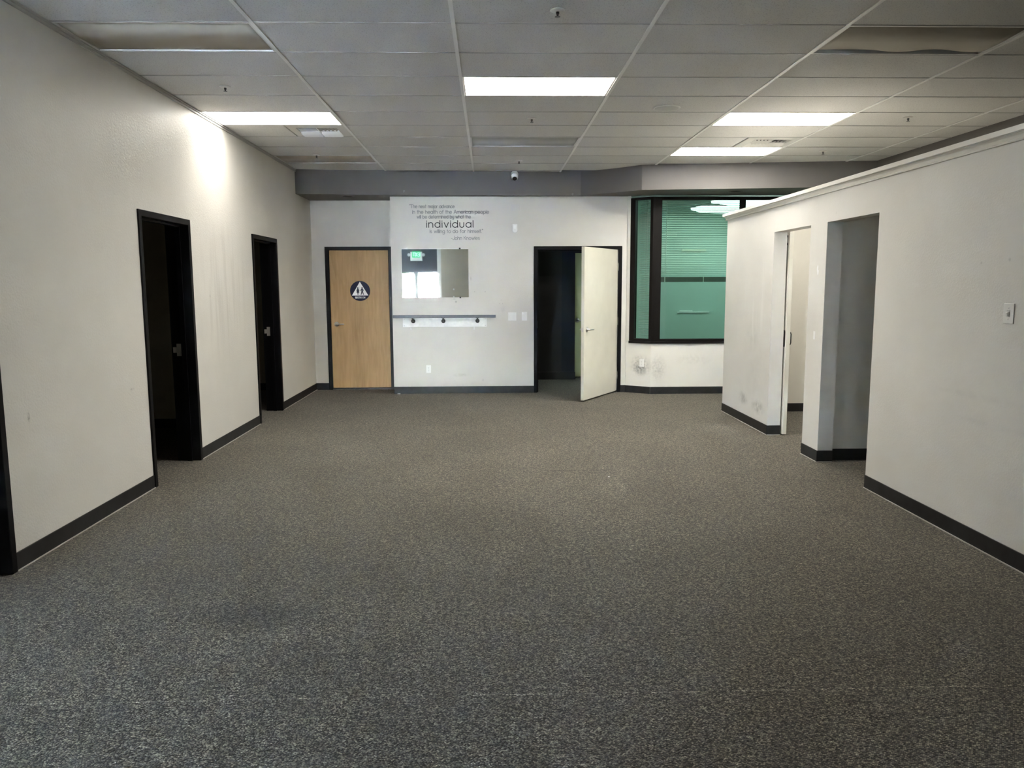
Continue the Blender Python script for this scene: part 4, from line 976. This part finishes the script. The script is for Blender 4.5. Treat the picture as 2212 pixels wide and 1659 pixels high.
# exit sign on the shopfront wall, seen in the mirror
ey = FY + .001
es = empty('exit_sign', (-2.72, ey, 2.54), 'green lit exit sign with twin lamp heads on the shopfront wall, seen in the mirror', 'sign')
MB().box(-2.94, -2.50, ey, ey + .07, 2.50, 2.83).build('sign_body', plate_w, es, bevel=.006)
MB().box(-2.87, -2.57, ey + .07, ey + .075, 2.62, 2.85).build('sign_panel', exit_green, es)
letters('EXIT', (-2.60, ey + .0755, 2.67), (-1, 0, 0), (0, .002, 0),   .24, .085, .022, exit_letter, es, gap=.4)
for s in (-1, 1):
    MB().lathe((-2.72 + s * .27, ey + .03, 2.73), (0, 1, -.2), [(.05, 0), (.06, .05), (.055, .07), (.001, .075)], 16).build('lamp_head', plate_w, es, smooth=True)

# two round white buttons on the partition behind the viewer, seen in the mirror
for z, lab in ((1.46, 'upper of two small white discs on the taupe partition in the mirror'), (1.235, 'lower of two small white discs on the taupe partition in the mirror')):
    tag(MB().lathe((-1.095, -1.5, z), (0, 1, 0), [(.024, 0), (.024, .006), (.018, .01)], 16).build('wall_disc', white_hi), lab, 'disc')
# a scrap of plastic on the carpet by the restroom frame
tag(MB().extrude([(-.02, -.008), (.015, -.012), (.024, .004), (.0, .012)], (-1.335, 11.30, .002), (1, 0, 0), (0, 1, 0), (0, 0, .006)).build('plastic_scrap', sign_white), 'tiny white scrap on the carpet at the end of the back wall', 'scrap')
tag(MB().extrude([(-.008, -.006), (.006, -.008), (.009, .006), (-.004, .009)], (.97, 6.22, .002), (1, 0, 0), (0, 1, 0), (0, 0, .004)).build('paper_fleck', sign_white), 'tiny white fleck in the middle of the carpet', 'scrap')

# ------------------------------------------------------------------ forecourt outside the shopfront (mirror and daylight)
struct(MB().box(-30, 30, -45, -7.05, -.15, -.02).build('ground', mat('forecourt_concrete', (.45, .44, .42), .9, noise=.1, nscale=2)), 'sunlit pale forecourt outside the shopfront', 'ground')
bd = empty('facing_building', (-2, -34, 0), 'pale sunlit building across the forecourt', 'building')
MB().box(-22, 22, -40, -34, 0, 6).build('wall', mat('stucco', (.75, .72, .66), .9), bd)
MB().box(-22.3, 22.3, -40.3, -33.7, 6, 6.4).build('roof', white_metal, bd)
for i in range(8):
    wx = -18 + i * 5
    MB().box(wx, wx + 2.2, -34, -33.93, 1, 3).build('window', glass_clear, bd)
tr = empty('street_tree', (-5.6, -13.5, 0), 'green tree outside the shopfront window, seen in the mirror', 'tree')
MB().tube([(-5.6, -13.5, -.05), (-5.55, -13.5, 1.2), (-5.7, -13.45, 2.4)], .11, 8).build('trunk', mat('bark', (.10, .075, .05), .9), tr)
fo = MB(); rnd = random.Random(3)
for i in range(500):
    c = Vector((-5.6 + rnd.gauss(0, .75), -13.5 + rnd.gauss(0, .75), 2.9 + rnd.gauss(0, .75)))
    a = Vector((rnd.gauss(0, 1), rnd.gauss(0, 1), rnd.gauss(0, 1))).normalized(); b_ = a.orthogonal().normalized(); s = .16
    fo.add([c - a * s, c + b_ * s * .5, c + a * s, c - b_ * s * .5], [(0, 1, 2, 3)])
fl_ = fo.build('foliage', foliage_mat(), tr, fix=False); fl_['kind'] = 'stuff'
car = empty('parked_car', (-6.2, -16.5, 0), 'blue parked car outside the shopfront, seen in the mirror', 'car')
cpr = [(-2.1, .35), (-2.15, .75), (-1.5, .9), (-.9, 1.38), (.6, 1.42), (1.3, .95), (2.0, .85), (2.1, .4)]
MB().extrude(cpr, (-6.2, -17.3, 0), (1, 0, 0), (0, 0, 1), (0, 1.65, 0)).build('car_body', mat('car_blue', (.05, .12, .3), .2), car, bevel=.06)
MB().extrude([(-1.3, .92), (-.85, 1.32), (.5, 1.36), (1.1, .95)], (-6.2, -15.66, 0), (1, 0, 0), (0, 0, 1), (0, .03, 0)).build('side_window', mat('car_glass', (.02, .02, .03), .05), car)
for sx in (-1.3, 1.25):
    for yy in (-17.2, -15.85):
        MB().lathe((-6.2 + sx, yy, .3), (0, 1, 0), [(.3, 0), (.32, .05), (.32, .15), (.28, .2)], 20).build('wheel', rubber, car)
